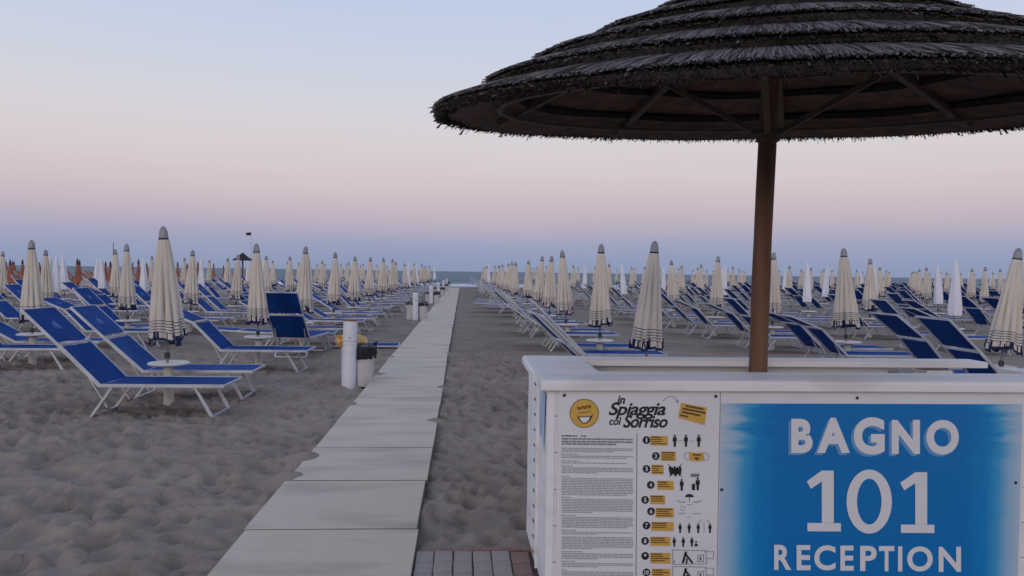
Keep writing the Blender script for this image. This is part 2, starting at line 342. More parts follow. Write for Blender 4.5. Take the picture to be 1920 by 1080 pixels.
# ------------------------------------------------------------------ sea
def make_sea():
    m = bpy.data.materials.new('sea_water'); m.use_nodes = True; t = m.node_tree; b = t.nodes['Principled BSDF']
    b.inputs['Base Color'].default_value = (.085, .145, .185, 1); b.inputs['Roughness'].default_value = .5; b.inputs['Specular IOR Level'].default_value = .18
    g = t.nodes.new('ShaderNodeNewGeometry'); mpn = t.nodes.new('ShaderNodeMapping'); mpn.inputs['Scale'].default_value = (.10, .45, 1)
    mp2 = t.nodes.new('ShaderNodeMapping'); mp2.inputs['Scale'].default_value = (.02, .16, 1); n3 = t.nodes.new('ShaderNodeTexNoise'); n3.inputs['Scale'].default_value = 1; n3.inputs['Detail'].default_value = 6
    r3 = t.nodes.new('ShaderNodeValToRGB'); r3.color_ramp.elements[0].position = .38; r3.color_ramp.elements[1].position = .62; r3.color_ramp.elements[0].color = (.055, .10, .135, 1); r3.color_ramp.elements[1].color = (.125, .185, .215, 1)
    t.links.new(g.outputs['Position'], mp2.inputs[0]); t.links.new(mp2.outputs[0], n3.inputs['Vector']); t.links.new(n3.outputs['Fac'], r3.inputs[0]); t.links.new(r3.outputs[0], b.inputs['Base Color'])
    n = t.nodes.new('ShaderNodeTexNoise'); n.inputs['Scale'].default_value = 1.0; n.inputs['Detail'].default_value = 5
    bp = t.nodes.new('ShaderNodeBump'); bp.inputs['Distance'].default_value = 1.4
    t.links.new(g.outputs['Position'], mpn.inputs[0]); t.links.new(mpn.outputs[0], n.inputs['Vector']); t.links.new(n.outputs['Fac'], bp.inputs['Height']); t.links.new(bp.outputs[0], b.inputs['Normal'])
    ys = np.concatenate([np.linspace(92, 200, 90), np.geomspace(204, 40000, 60)])
    xs = np.concatenate([-np.geomspace(40000, 90, 30), np.linspace(-80, 90, 60), np.geomspace(100, 40000, 30)])
    X, Y = np.meshgrid(xs, ys, indexing='ij')
    Z = -.42 + .10 * np.sin(Y / 1.9 + .6 * np.sin(X / 14)) * np.exp(-((Y - 120) / 60) ** 2) + .05 * np.sin(Y / .9 + X / 6) * (Y < 200)
    nx, ny = X.shape; I = np.arange(nx * ny).reshape(nx, ny)
    me = bpy.data.meshes.new('sea'); me.from_pydata(np.stack([X, Y, Z], -1).reshape(-1, 3).tolist(), [], np.stack([I[:-1, :-1], I[1:, :-1], I[1:, 1:], I[:-1, 1:]], -1).reshape(-1, 4).tolist())
    me.materials.append(m); me.shade_smooth(); tag(put('sea', me), 'blue grey sea with low waves', kind='structure')
    fm = mat('sea_foam', (.70, .71, .74), .9, (.55, .57, .62), 1.5, 5)
    rg = random.Random(4)
    for (y0, w, x0, x1) in [(97.0, 1.5, -60, 70), (104.5, .8, -46, 34), (112, .6, -20, 60)]:
        mb = MB(); n_ = 130; vv = []
        for i in range(n_ + 1):
            x = x0 + (x1 - x0) * i / n_; k = max(.02, math.sin(x * .37 + y0) * .5 + .6 + rg.uniform(-.25, .25)) * w
            yc = y0 + 1.2 * math.sin(x * .11 + y0) + .3 * math.sin(x * .5)
            vv += [(x, yc - k / 2, -.36), (x, yc, -.20), (x, yc + k / 2, -.36)]
        ff = []
        for i in range(n_):
            for j in (0, 1): ff.append((3 * i + j, 3 * i + 3 + j, 3 * i + 4 + j, 3 * i + 1 + j))
        mb.add(vv, ff); tag(mb.build('breaking_wave_foam', fm, smooth=True), 'white foam of a small wave breaking on the shore', kind='stuff')
make_sea()

# ------------------------------------------------------------------ walkway of concrete slabs
walk = thing('walkway', (0, 0, 0)); tag(walk, 'long straight walkway of pale concrete slabs running to the sea', kind='structure')
def chamfer_block(lx, ly, h, c):
    mb = MB(); a, b = lx / 2, ly / 2
    vv = [(x, y, 0) for x, y in ((-a, -b), (a, -b), (a, b), (-a, b))] + [(x, y, h - c) for x, y in ((-a, -b), (a, -b), (a, b), (-a, b))] \
        + [(x, y, h) for x, y in ((-a + c, -b + c), (a - c, -b + c), (a - c, b - c), (-a + c, b - c))]
    mb.add(vv, [(3, 2, 1, 0)] + [(i, (i + 1) % 4, 4 + (i + 1) % 4, 4 + i) for i in range(4)] + [(4 + i, 4 + (i + 1) % 4, 8 + (i + 1) % 4, 8 + i) for i in range(4)] + [(8, 9, 10, 11)])
    return mb
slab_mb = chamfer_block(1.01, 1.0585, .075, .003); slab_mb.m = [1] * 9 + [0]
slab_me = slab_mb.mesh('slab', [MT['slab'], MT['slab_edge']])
y = 1.39
rg = random.Random(3)
k = 0
while y < 71.5:
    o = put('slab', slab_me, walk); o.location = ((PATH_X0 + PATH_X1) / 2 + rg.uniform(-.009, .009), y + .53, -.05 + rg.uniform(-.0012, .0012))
    o.rotation_euler = (rg.uniform(-.001, .001), rg.uniform(-.002, .002), rg.uniform(-.002, .002) + (math.pi if rg.random() < .5 else 0))
    o.scale = (1, {3: .990, 4: .984}.get(k, rg.uniform(.9990, 1.0012)), 1)
    y += 1.06; k += 1

# ------------------------------------------------------------------ block paving in front of the counter
pav = thing('paving', (0, 0, 0)); tag(pav, 'small grey block paving with red border beside the counter', kind='structure')
MB().box((-.236, 1.0, -.08), (3.6, 4.25, -.018)).build('bed', MT['joint'], pav)
bl = chamfer_block(.098, .148, .07, .006).mesh('block', MT['paver']); blr = chamfer_block(.098, .148, .07, .006).mesh('red_block', MT['paver_red'])
edge_me = chamfer_block(.2, .034, .075, .004).mesh('edge_block', MT['paver_red'])
for r_ in range(16):
    for c_ in range(6):
        o = put('red_block' if c_ == 5 else 'block', blr if c_ == 5 else bl, pav)
        o.location = (-.184 + c_ * .1035 + rg.uniform(-.002, .002), 4.178 - r_ * .154 + rg.uniform(-.002, .002) - (.03 if c_ == 5 else 0), -.062 + rg.uniform(-.003, .003)); o.rotation_euler = (0, 0, rg.uniform(-.012, .012))
for c_ in range(4):
    o = put('edge_block', edge_me, pav); o.location = (-.125 + c_ * .165, 4.27 + (.008 if c_ > 1 else 0), -.063); o.scale = (.8, 1, 1); o.rotation_euler = (0, 0, rg.uniform(-.01, .02))

# ------------------------------------------------------------------ reception counter
YF = 3.63                                     # front face of the planks
CX0, CX1, CYB, CH = .41, 3.55, 4.62, 1.05
ctr = thing('reception_counter', (CX0, YF, 0)); OFF = Vector((-CX0, -YF, 0))
tag(ctr, 'white painted wooden reception counter with posters on its front', 'counter')
def cput(mb, name, m, parent=ctr, smooth=False):
    mb.v = [tuple(Vector(p) + OFF) for p in mb.v] if parent is ctr else mb.v
    return mb.build(name, m, parent, smooth)
def bevel_box(a, b, c):
    """box with chamfered edges along its long top and front sides"""
    (x0, y0, z0), (x1, y1, z1) = a, b; mb = MB()
    pr = [(y0 + c * .3, z0), (y0, z0 + c * .3), (y0, z1 - c), (y0 + c * .4, z1 - c * .3), (y0 + c, z1), (y1 - c, z1), (y1, z1 - c), (y1, z0)]
    n = len(pr); mb.add([(x0, p, q) for p, q in pr] + [(x1, p, q) for p, q in pr], [tuple(range(n)), tuple(reversed(range(n, 2 * n)))] + [(i, n + i, n + (i + 1) % n, (i + 1) % n) for i in range(n)])
    return mb
for k in range(6):                                         # front planks
    z0 = .0 + k * .1745; z1 = min(z0 + .1705, CH - .056)
    cput(MB().box((CX0 + .035, YF + rg.uniform(0, .0025), z0), (CX1, YF + .022, z1)), 'front_plank', MT['white_paint'])
cput(MB().box((CX0, YF - .006, 0), (CX0 + .0345, YF + .03, CH - .056)), 'corner_post', MT['white_paint'])
for k in range(6):                                         # side planks, front half
    z0 = k * .1745; z1 = min(z0 + .1705, CH - .056)
    cput(MB().box((CX0 + rg.uniform(0, .002), YF + .031, z0), (CX0 + .022, YF + .37, z1)), 'side_plank', MT['white_paint'])
for k in range(12):                                        # side slats, back half
    z0 = k * .0828; z1 = z0 + .079
    mb = MB().box((CX0 - .008 + rg.uniform(0, .003), YF + .40, z0), (CX0 + .02, CYB - .02, z1 + .002))
    cput(mb, 'side_slat', MT['white_paint'])
    cput(MB().box((CX0 - .011, YF + .50, z0 + .032), (CX0 - .0085, YF + .555, z0 + .040)), 'slot', MT['dark_gap'])
cput(MB().box((CX0 - .012, YF + .376, 0), (CX0 + .015, YF + .394, CH - .056)), 'upright_trim', MT['white_paint'])
cput(MB().box((CX0 + .024, YF + .372, .03), (CX0 + .03, YF + .40, CH - .06)), 'dark_slit', MT['dark_gap'])
# inner box walls (rear of the front and the side, back wall)
cput(MB().box((CX0 + .03, YF + .23, 0), (CX1, YF + .25, CH - .058)), 'inner_front_wall', MT['white_paint'])
cput(MB().box((CX0 + .24, YF + .252, 0), (CX0 + .26, CYB - .19, CH - .058)), 'inner_side_wall', MT['white_paint'])
cput(MB().box((CX0 + .024, CYB - .03, 0), (2.62, CYB, CH - .058)), 'back_wall', MT['white_paint'])
cput(MB().box((2.80, CYB - .14, 0), (2.96, CYB - .005, CH - .058)), 'back_post', MT['white_paint'])
# tops
cput(bevel_box((.375, 3.59, CH - .055), (CX1 + .03, 3.92, CH), .018), 'front_top', MT['white_paint'])
ltop = MB(); x0, x1, ya, yb = .368, .705, 3.9225, 4.655
ltop.v = []; pr = [(x1, CH - .055), (x0 + .006, CH - .055), (x0, CH - .049), (x0, CH - .018), (x0 + .007, CH - .006), (x0 + .018, CH - .003), (x1, CH - .003)]
n = len(pr); ltop.add([(p, ya, q) for p, q in pr] + [(p, yb, q) for p, q in pr], [tuple(range(n)), tuple(reversed(range(n, 2 * n)))] + [(i, (i + 1) % n, n + (i + 1) % n, n + i) for i in range(n)])
cput(ltop, 'side_top', MT['white_paint'])
cput(bevel_box((.7075, 4.46, CH - .040), (3.17, 4.652, CH - .004), .010), 'back_top', MT['white_paint'])
cput(bevel_box((3.04, 3.9225, CH - .056), (CX1 + .03, 4.20, CH - .006), .014), 'right_top', MT['white_paint'])
cput(MB().box((3.08, 3.89, 0), (CX1, 4.17, CH - .057)), 'right_cabinet', MT['white_paint'])

# ---- posters
BY = YF - .009                                 # board front
def P(px, py, dy=0.0):
    x, z = on_plane(px, py, BY); return (x, BY - dy, z)
def rect_pts(px0, py0, px1, py1, dy):
    return [P(px0, py1, dy), P(px1, py1, dy), P(px1, py0, dy), P(px0, py0, dy)]
def local(mb):
    mb.v = [tuple(Vector(p) + OFF) for p in mb.v]; return mb
xL, zT = on_plane(1047, 729, BY); xM, _ = on_plane(1350, 740, BY); xR, _ = on_plane(1917, 760, BY); _, zT2 = on_plane(1600, 757, BY)
zT = CH - .058
boardA = local(MB().box((xL, BY, .05), (xM, YF - .002, zT))).build('rules_poster', MT['board'], ctr); tag(boardA, 'white rules poster with black and yellow print')
boardB = local(MB().box((xM + .004, BY, .05), (xR + .012, YF - .002, zT))).build('sign_board', MT['board'], ctr); tag(boardB, 'blue sign board reading BAGNO 101 RECEPTION')
blue = MB(); blue.add([(xM + .006, BY - .0015, .06), (xR, BY - .0015, .06), (xR, BY - .0015, zT2), (xM + .006, BY - .0015, zT2)], [(0, 1, 2, 3)])
local(blue).build('blue_print', poster_mat(xM + .006, xR), boardB)
def text_mesh(s, bold=0.0, shear=0.0, spacing=1.0):
    cu = bpy.data.curves.new('lettering', 'FONT'); cu.body = s; cu.size = 1; cu.offset = bold; cu.shear = shear; cu.space_character = spacing; cu.resolution_u = 6
    ob = bpy.data.objects.new('lettering', cu); me = bpy.data.meshes.new_from_object(ob)
    v = np.array([q.co[:] for q in me.vertices]); f = [tuple(p.vertices) for p in me.polygons]
    bpy.data.objects.remove(ob); bpy.data.curves.remove(cu); bpy.data.meshes.remove(me)
    return v, f
def lettering(s, box, m, parent, dy, bold=0., shear=0., shift=(0, 0), spacing=1.0, name='lettering', rot=0):
    v, f = text_mesh(s, bold, shear, spacing); mn = v.min(0); mx = v.max(0)
    px0, py0, px1, py1 = box; mb = MB(); pts = []
    for q in v:
        u = (q[0] - mn[0]) / (mx[0] - mn[0]); w = (q[1] - mn[1]) / (mx[1] - mn[1])
        x = px0 + (px1 - px0) * u + shift[0]; y_ = py1 + (py0 - py1) * w + shift[1]
        if rot:
            cx, cy = (px0 + px1) / 2, (py0 + py1) / 2; a = R(rot); x, y_ = cx + (x - cx) * math.cos(a) - (y_ - cy) * math.sin(a), cy + (x - cx) * math.sin(a) + (y_ - cy) * math.cos(a)
        pts.append(P(x, y_, dy))
    mb.add(pts, f); return local(mb).build(name, m, parent)
def flat(polys, m, parent, dy, name, kind=None):
    mb = MB()
    for pg in polys: mb.add([P(x, y_, dy) for x, y_ in pg], [tuple(range(len(pg)))])
    o = local(mb).build(name, m, parent)
    if kind: o['kind'] = kind
    return o
def disc(cx, cy, rx, ry=None, n=24):
    ry = ry or rx; return [(cx + rx * math.cos(2 * math.pi * i / n), cy - ry * math.sin(2 * math.pi * i / n)) for i in range(n)]
def stroke(pts, w):
    """list of quads along a polyline"""
    o = []
    for (x0, y0), (x1, y1) in zip(pts, pts[1:]):
        d = math.hypot(x1 - x0, y1 - y0) or 1; nx, ny = -(y1 - y0) / d * w / 2, (x1 - x0) / d * w / 2; ex, ey = (x1 - x0) / d * w * .25, (y1 - y0) / d * w * .25
        o.append([(x0 - ex + nx, y0 - ey + ny), (x0 - ex - nx, y0 - ey - ny), (x1 + ex - nx, y1 + ey - ny), (x1 + ex + nx, y1 + ey + ny)])
    return o

# BAGNO, letter by letter, each with its pale drop shadow
for ch, box in [('B', (1483, 785, 1523, 849)), ('A', (1531, 783, 1593, 849)), ('G', (1600, 782, 1658, 852)), ('N', (1671, 787, 1724, 851)), ('O', (1736, 787, 1797, 852))]:
    lettering(ch, box, MT['ink_shadow'], boardB, .0025, bold=.045, shift=(-5, 4), name='letter_shadow')
    lettering(ch, box, MT['ink_white'], boardB, .0040, bold=.045, name='letter')
# 101 with slab feet
def one(x0, x1, y0, y1):
    w = x1 - x0
    return [[(x0 + .44 * w, y0), (x0 + .79 * w, y0), (x0 + .79 * w, y1 - 16), (x0 + .44 * w, y1 - 16)], [(x0, y0 + 20), (x0 + .44 * w, y0), (x0 + .44 * w, y0 + 20.5), (x0 + .12 * w, y0 + 34)], [(x0 + .02 * w, y1 - 16), (x1, y1 - 15.5), (x1, y1), (x0 + .02 * w, y1 - .5)]]
flat(one(1512, 1576, 882, 996), MT['ink_white'], boardB, .004, 'digit')
flat(one(1687, 1751, 885, 999), MT['ink_white'], boardB, .004, 'digit')
zo = disc(1629, 940, 42.5, 60, 40); zi = disc(1629, 940, 23, 43, 40)
flat([[zo[i], zo[(i + 1) % 40], zi[(i + 1) % 40], zi[i]] for i in range(40)], MT['ink_white'], boardB, .004, 'digit')
for ch, x0, x1 in [('R', 1451, 1483), ('E', 1493, 1519), ('C', 1526, 1566), ('E', 1575, 1600), ('P', 1612, 1643), ('T', 1647, 1676), ('I', 1683, 1691), ('O', 1700, 1748), ('N', 1759, 1801)]:
    dy_ = (x0 - 1451) * .012
    lettering(ch, (x0, 1021 + dy_, x1, 1068 + dy_), MT['ink_white'], boardB, .004, bold=.028, name='letter')
# rules poster
lg = (1095.5, 775)
flat([disc(*lg, 27.5)], MT['ink_brown'], boardA, .0012, 'logo_rim'); flat([disc(*lg, 26.3)], MT['ink_yellow'], boardA, .0020, 'logo_disc')
flat([[(1080, 778), (1084, 781), (1108, 780), (1112, 775), (1110, 782), (1106, 789), (1100, 794), (1093, 794), (1086, 788), (1083, 782)]], MT['ink'], boardA, .0028, 'logo_mouth')
flat([[(1086, 782.5), (1106, 781.5), (1104, 787), (1099, 792), (1093, 792), (1088, 787)]], MT['ink_white'], boardA, .0034, 'logo_teeth')
flat([q for i in range(11) for q in stroke([(1082 + i * 2.5, 768.5 - i * .42 - (2.2 if i % 4 == 0 else 0)), (1082.6 + i * 2.5, 763.5 - i * .42)], 1.5)] + [q for i in range(6) for q in stroke([(1082 + i * 4.2, 763.4 - i * .7 + (i % 2) * 4), (1085.4 + i * 4.2, 763.2 - i * .7 + (i % 2) * 4)], 1.3)] + stroke([(1084, 773.5), (1096, 773.5), (1107, 771)], 1.2), MT['ink_brown'], boardA, .0028, 'logo_words', 'stuff')
lettering('in', (1157, 742, 1172, 757), MT['ink'], boardA, .002, .03, .25)
lettering('Spiaggia', (1141, 754, 1248, 786), MT['ink'], boardA, .002, .022, .30, spacing=.94)
lettering('col', (1142, 782, 1165, 797), MT['ink'], boardA, .002, .025, .22)
lettering('Sorriso', (1168, 778, 1252, 802), MT['ink'], boardA, .002, .025, .30, spacing=.94)
flat([[(1169.5 + 2.2 * math.cos(t), 754.5 + 2.2 * math.sin(t)) for t in np.linspace(0, 6.28, 9)[:-1]]], MT['ink'], boardA, .002, 'ink_dot')
flat(stroke([(1243, 752), (1247, 747), (1253, 744), (1260, 743), (1266, 746), (1270, 752)], 1.6) + [[(1266, 752), (1273, 750), (1271, 757)]], MT['ink_lite'], boardA, .002, 'arrow')
flat([[(1277, 755), (1325, 764), (1321, 797), (1271, 783)]], MT['ink_yellow'], boardA, .002, 'yellow_note')
flat(stroke([(1286, 761), (1318, 767)], 3.5) + stroke([(1280, 766), (1322, 774)], 3.5) + stroke([(1279, 772), (1312, 779)], 3.5) + stroke([(1275, 778), (1289, 781)], 3), MT['ink_brown'], boardA, .003, 'note_words', 'stuff')
rp = random.Random(8)
def para(lines, m, th, name='paragraph'):
    polys = []
    for (yy, xa, xb) in lines:
        x = xa
        while x < xb - 1:
            w = min(rp.uniform(3, 13), xb - x); polys.append([(x, yy - th / 2 + (x - 1053) * .012), (x + w, yy - th / 2 + (x + w - 1053) * .012), (x + w, yy + th / 2 + (x + w - 1053) * .012), (x, yy + th / 2 + (x - 1053) * .012)]); x += w + 1.1
    flat(polys, m, boardA, .0015, name, 'stuff')
para([(817, 1053, 1082), (817, 1089, 1100)], MT['ink'], 2.2); para([(822.5, 1053, 1187), (827.5, 1053, 1187), (832, 1053, 1155)], MT['ink_grey'], 3.0)
blocks = [(840, 849, 0), (851, 862, 32), (864, 871, 34), (873, 890, 22), (893, 930, 16), (932, 963, 19), (966, 991, 28), (994, 1005, 28), (1006.5, 1032, 0), (1034, 1049, 40), (1052, 1065, 28), (1068, 1100, 10)]
for (a, b, head) in blocks:
    ls = []; yy = a
    if head: ls.append((yy, 1052, 1052 + head)); yy += 3.6
    while yy < b - 2: ls.append((yy, 1053, 1187 if yy + 3.1 < b - 2 else rp.choice([1110, 1120, 1150, 1175]))); yy += 3.05
    para(ls, MT['ink_lite'], 1.75)
flat([[(1193.5, 812), (1195, 812), (1193, 1110), (1191.5, 1110)]], MT['ink_grey'], boardA, .0015, 'column_rule')
rows = [(1, 1212, 825, 1219, 1252, 817, 835), (2, 1229.5, 855, 1239, 1267, 846, 864), (3, 1212, 879, 1221, 1244, 871, 889), (4, 1220, 909, 1232, 1263, 901, 918), (5, 1209.5, 937, 1219, 1247, 928, 945),
        (6, 1220.5, 958.5, 1229, 1263, 952, 970), (7, 1212, 985, 1221, 1263, 978, 995), (8, 1209.5, 1014, 1219, 1257, 1006, 1023), (9, 1209.5, 1042, 1219, 1257, 1036, 1056), (10, 1212, 1073, 1222, 1257, 1066, 1086)]
for (nn, cx, cy, a, b, y0, y1) in rows:
    flat([disc(cx, cy, 7.2, 7.4)], MT['ink'], boardA, .002, 'number_badge')
    lettering(str(nn), (cx - (1.3 if nn == 1 else 2.4 if nn < 10 else 4), cy - 4, cx + (1.3 if nn == 1 else 2.4 if nn < 10 else 4), cy + 4), MT['ink_white'], boardA, .003, .02, name='badge_number')
    flat([[(a, y0), (b, y0 + .5), (b, y1 + .5), (a, y1)]], MT['ink_yellow'], boardA, .002, 'yellow_tag')
    ln = []; yy = y0 + 2.6; j = 0
    while yy < y1 - 2.5 and j < 4: ln += stroke([(a + 2, yy), (a + (b - a) * rp.uniform(.55, .92), yy + .3)], 2.2 if j == 0 else 1.7); yy += 4.0; j += 1
    flat(ln, MT['ink_brown'], boardA, .003, 'tag_words', 'stuff')
def person_icon(cx, cy, h, name='person_icon'):
    s = h / 22
    flat([disc(cx, cy - 9 * s, 1.9 * s, 2.1 * s, 12), [(cx - 3.2 * s, cy - 6.5 * s), (cx + 3.2 * s, cy - 6.5 * s), (cx + 3.9 * s, cy + .5 * s), (cx + 2.2 * s, cy + 2 * s), (cx + 2 * s, cy + 11 * s), (cx - 2 * s, cy + 11 * s), (cx - 2.2 * s, cy + 2 * s), (cx - 3.9 * s, cy + .5 * s)]], MT['ink'], boardA, .002, name)
def ring_poly(cx, cy, r, w, a0=0, a1=6.283, n=18):
    t = [a0 + (a1 - a0) * i / n for i in range(n + 1)]; return stroke([(cx + r * math.cos(q), cy - r * math.sin(q)) for q in t], w)
for x in (1265, 1286, 1310): person_icon(x, 826, 23)
flat(stroke([(1272, 826), (1279, 826)], 1), MT['ink_lite'], boardA, .002, 'dash'); flat(stroke([(1294, 827), (1302, 827)], 1), MT['ink_lite'], boardA, .002, 'dash')
flat([[(1292, 847), (1306, 849), (1320, 848), (1320, 863), (1306, 865), (1292, 863)]], MT['ink_yellow'], boardA, .003, 'mask_icon')
flat(ring_poly(1290, 855, 7, 1.1), MT['ink_lite'], boardA, .002, 'mask_loop'); flat(ring_poly(1322, 856, 7, 1.1), MT['ink_lite'], boardA, .002, 'mask_loop')
flat(stroke([(1299, 852), (1313, 853)], 3) + [[(1301, 857), (1311, 857), (1308, 862), (1304, 862)]], MT['ink_brown'], boardA, .0036, 'mask_print')
flat([disc(x, 876 + (i % 2) * 2, 2.2, 2.4, 10) for i, x in enumerate((1256, 1260, 1265, 1270, 1275))] + [[(1253, 878), (1278, 878), (1277, 888), (1274, 893), (1271, 888), (1266, 894), (1262, 888), (1257, 893)]] + stroke([(1252, 870), (1280, 895)], 1) + stroke([(1279, 869), (1254, 894)], 1), MT['ink'], boardA, .002, 'crowd_icon', 'stuff')
person_icon(1278, 909, 22); person_icon(1308, 907, 24)
flat([[(1297, 907), (1303, 907), (1303, 919), (1297, 919)]], MT['ink'], boardA, .002, 'luggage_icon'); flat([[(1295, 888), (1311, 888), (1311, 894), (1295, 894)]], MT['ink_grey'], boardA, .002, 'sign_icon')
flat([[(1284, 932), (1286, 928), (1290, 926), (1295, 926), (1299, 928), (1301, 932)]] + stroke([(1292.5, 932), (1292.5, 941)], 1), MT['ink'], boardA, .002, 'parasol_icon')
flat(stroke([(1270, 938), (1275, 941), (1285, 941)], 1.6) + stroke([(1300, 941), (1310, 941), (1315, 938)], 1.6) + stroke([(1288, 946), (1297, 946)], 1), MT['ink_grey'], boardA, .002, 'lounger_icon', 'stuff')
flat(stroke([(1271, 962), (1285, 963)], 1.6) + stroke([(1300, 963), (1314, 963)], 1.6) + stroke([(1288, 969), (1297, 969)], 1) + ring_poly(1280, 953, 4, .8), MT['ink_lite'], boardA, .002, 'lounger_icon', 'stuff')
for x in (1275, 1292, 1309, 1331): person_icon(x, 990, 18)
flat(stroke([(1320, 979), (1320, 998)], 1) + stroke([(1309, 984), (1311, 977), (1316, 974)], 1) + stroke([(1324, 975), (1329, 977), (1331, 983)], 1), MT['ink_lite'], boardA, .002, 'shower_icon', 'stuff')
for x in (1264, 1281, 1297): person_icon(x, 1016, 18)
flat([disc(1305, 1016, 1.8, 2, 10), [(1303, 1019), (1307, 1019), (1309, 1024), (1301, 1024)]], MT['ink'], boardA, .002, 'child_icon')
for yb_ in (1031, 1062):
    flat(stroke([(1261, yb_), (1323, yb_ + 1), (1325, yb_ + 26), (1261, yb_ + 27), (1261, yb_)], 1.1) + stroke([(1322, yb_ + 3), (1338, yb_ + 3), (1337, yb_ + 16), (1324, yb_ + 16)], 1.1) + stroke([(1308, yb_ + 10), (1319, yb_ + 9), (1319, yb_ + 22), (1308, yb_ + 22), (1308, yb_ + 10)], 1.2), MT['ink_grey'], boardA, .002, 'map_icon', 'stuff')
    flat(stroke([(1286, yb_ + 4), (1280, yb_ + 24)], 4) + stroke([(1284, yb_ + 6), (1298, yb_ + 24)], 3.4) + stroke([(1288, yb_ + 16), (1287, yb_ + 25)], 3) + stroke([(1264, yb_ + 20), (1264, yb_ + 24)], 1.5) + stroke([(1313, yb_ + 13), (1313, yb_ + 19)], 2.5), MT['ink'], boardA, .0026, 'figures_icon', 'stuff')
# screws
scr = MB().lathe([(.0001, -.003), (.007, -.002), (.008, 0)], 12)
for (px, py) in [(1058, 741), (1342, 743), (1607, 746), (1353, 918), (1904, 905)]:
    mb = MB(); c = P(px, py, 0); mb.add([(c[0] + q[0], c[1] - .002 + q[2], c[2] + q[1]) for q in scr.v], scr.f); local(mb).build('screw', MT['screw'], ctr)
# blue notice on the left side
mb = MB(); mb.add([(CX0 - .004, YF + .10, .70), (CX0 - .004, YF + .345, .76), (CX0 - .004, YF + .345, .975), (CX0 - .004, YF + .06, .965)], [(3, 2, 1, 0)]); mb.box((CX0 - .003, YF + .10, .72), (CX0 - .0005, YF + .33, .96))
nb = local(mb).build('side_notice', mat('pale_blue_print', (.22, .42, .66), .45, (.58, .64, .72), 5, 4), ctr); nb['label'] = 'pale blue notice on the short side'

# ------------------------------------------------------------------ thatched parasol over the counter
SC_C = Vector((1.683, 4.188, 0)); TA, TB = .018, .108; RIM_Z = 2.452
th = thing('thatched_parasol', (1.628, 4.20, 0)); tag(th, 'large thatched straw parasol on a wooden pole above the white counter', 'parasol')
TO = -Vector((1.628, 4.20, 0))
def canopy_pt(r, a, z):
    dx, dy = r * math.cos(a), r * math.sin(a)
    return (SC_C.x + dx + TO.x, SC_C.y + dy + TO.y, RIM_Z + z + TA * dx + TB * dy)
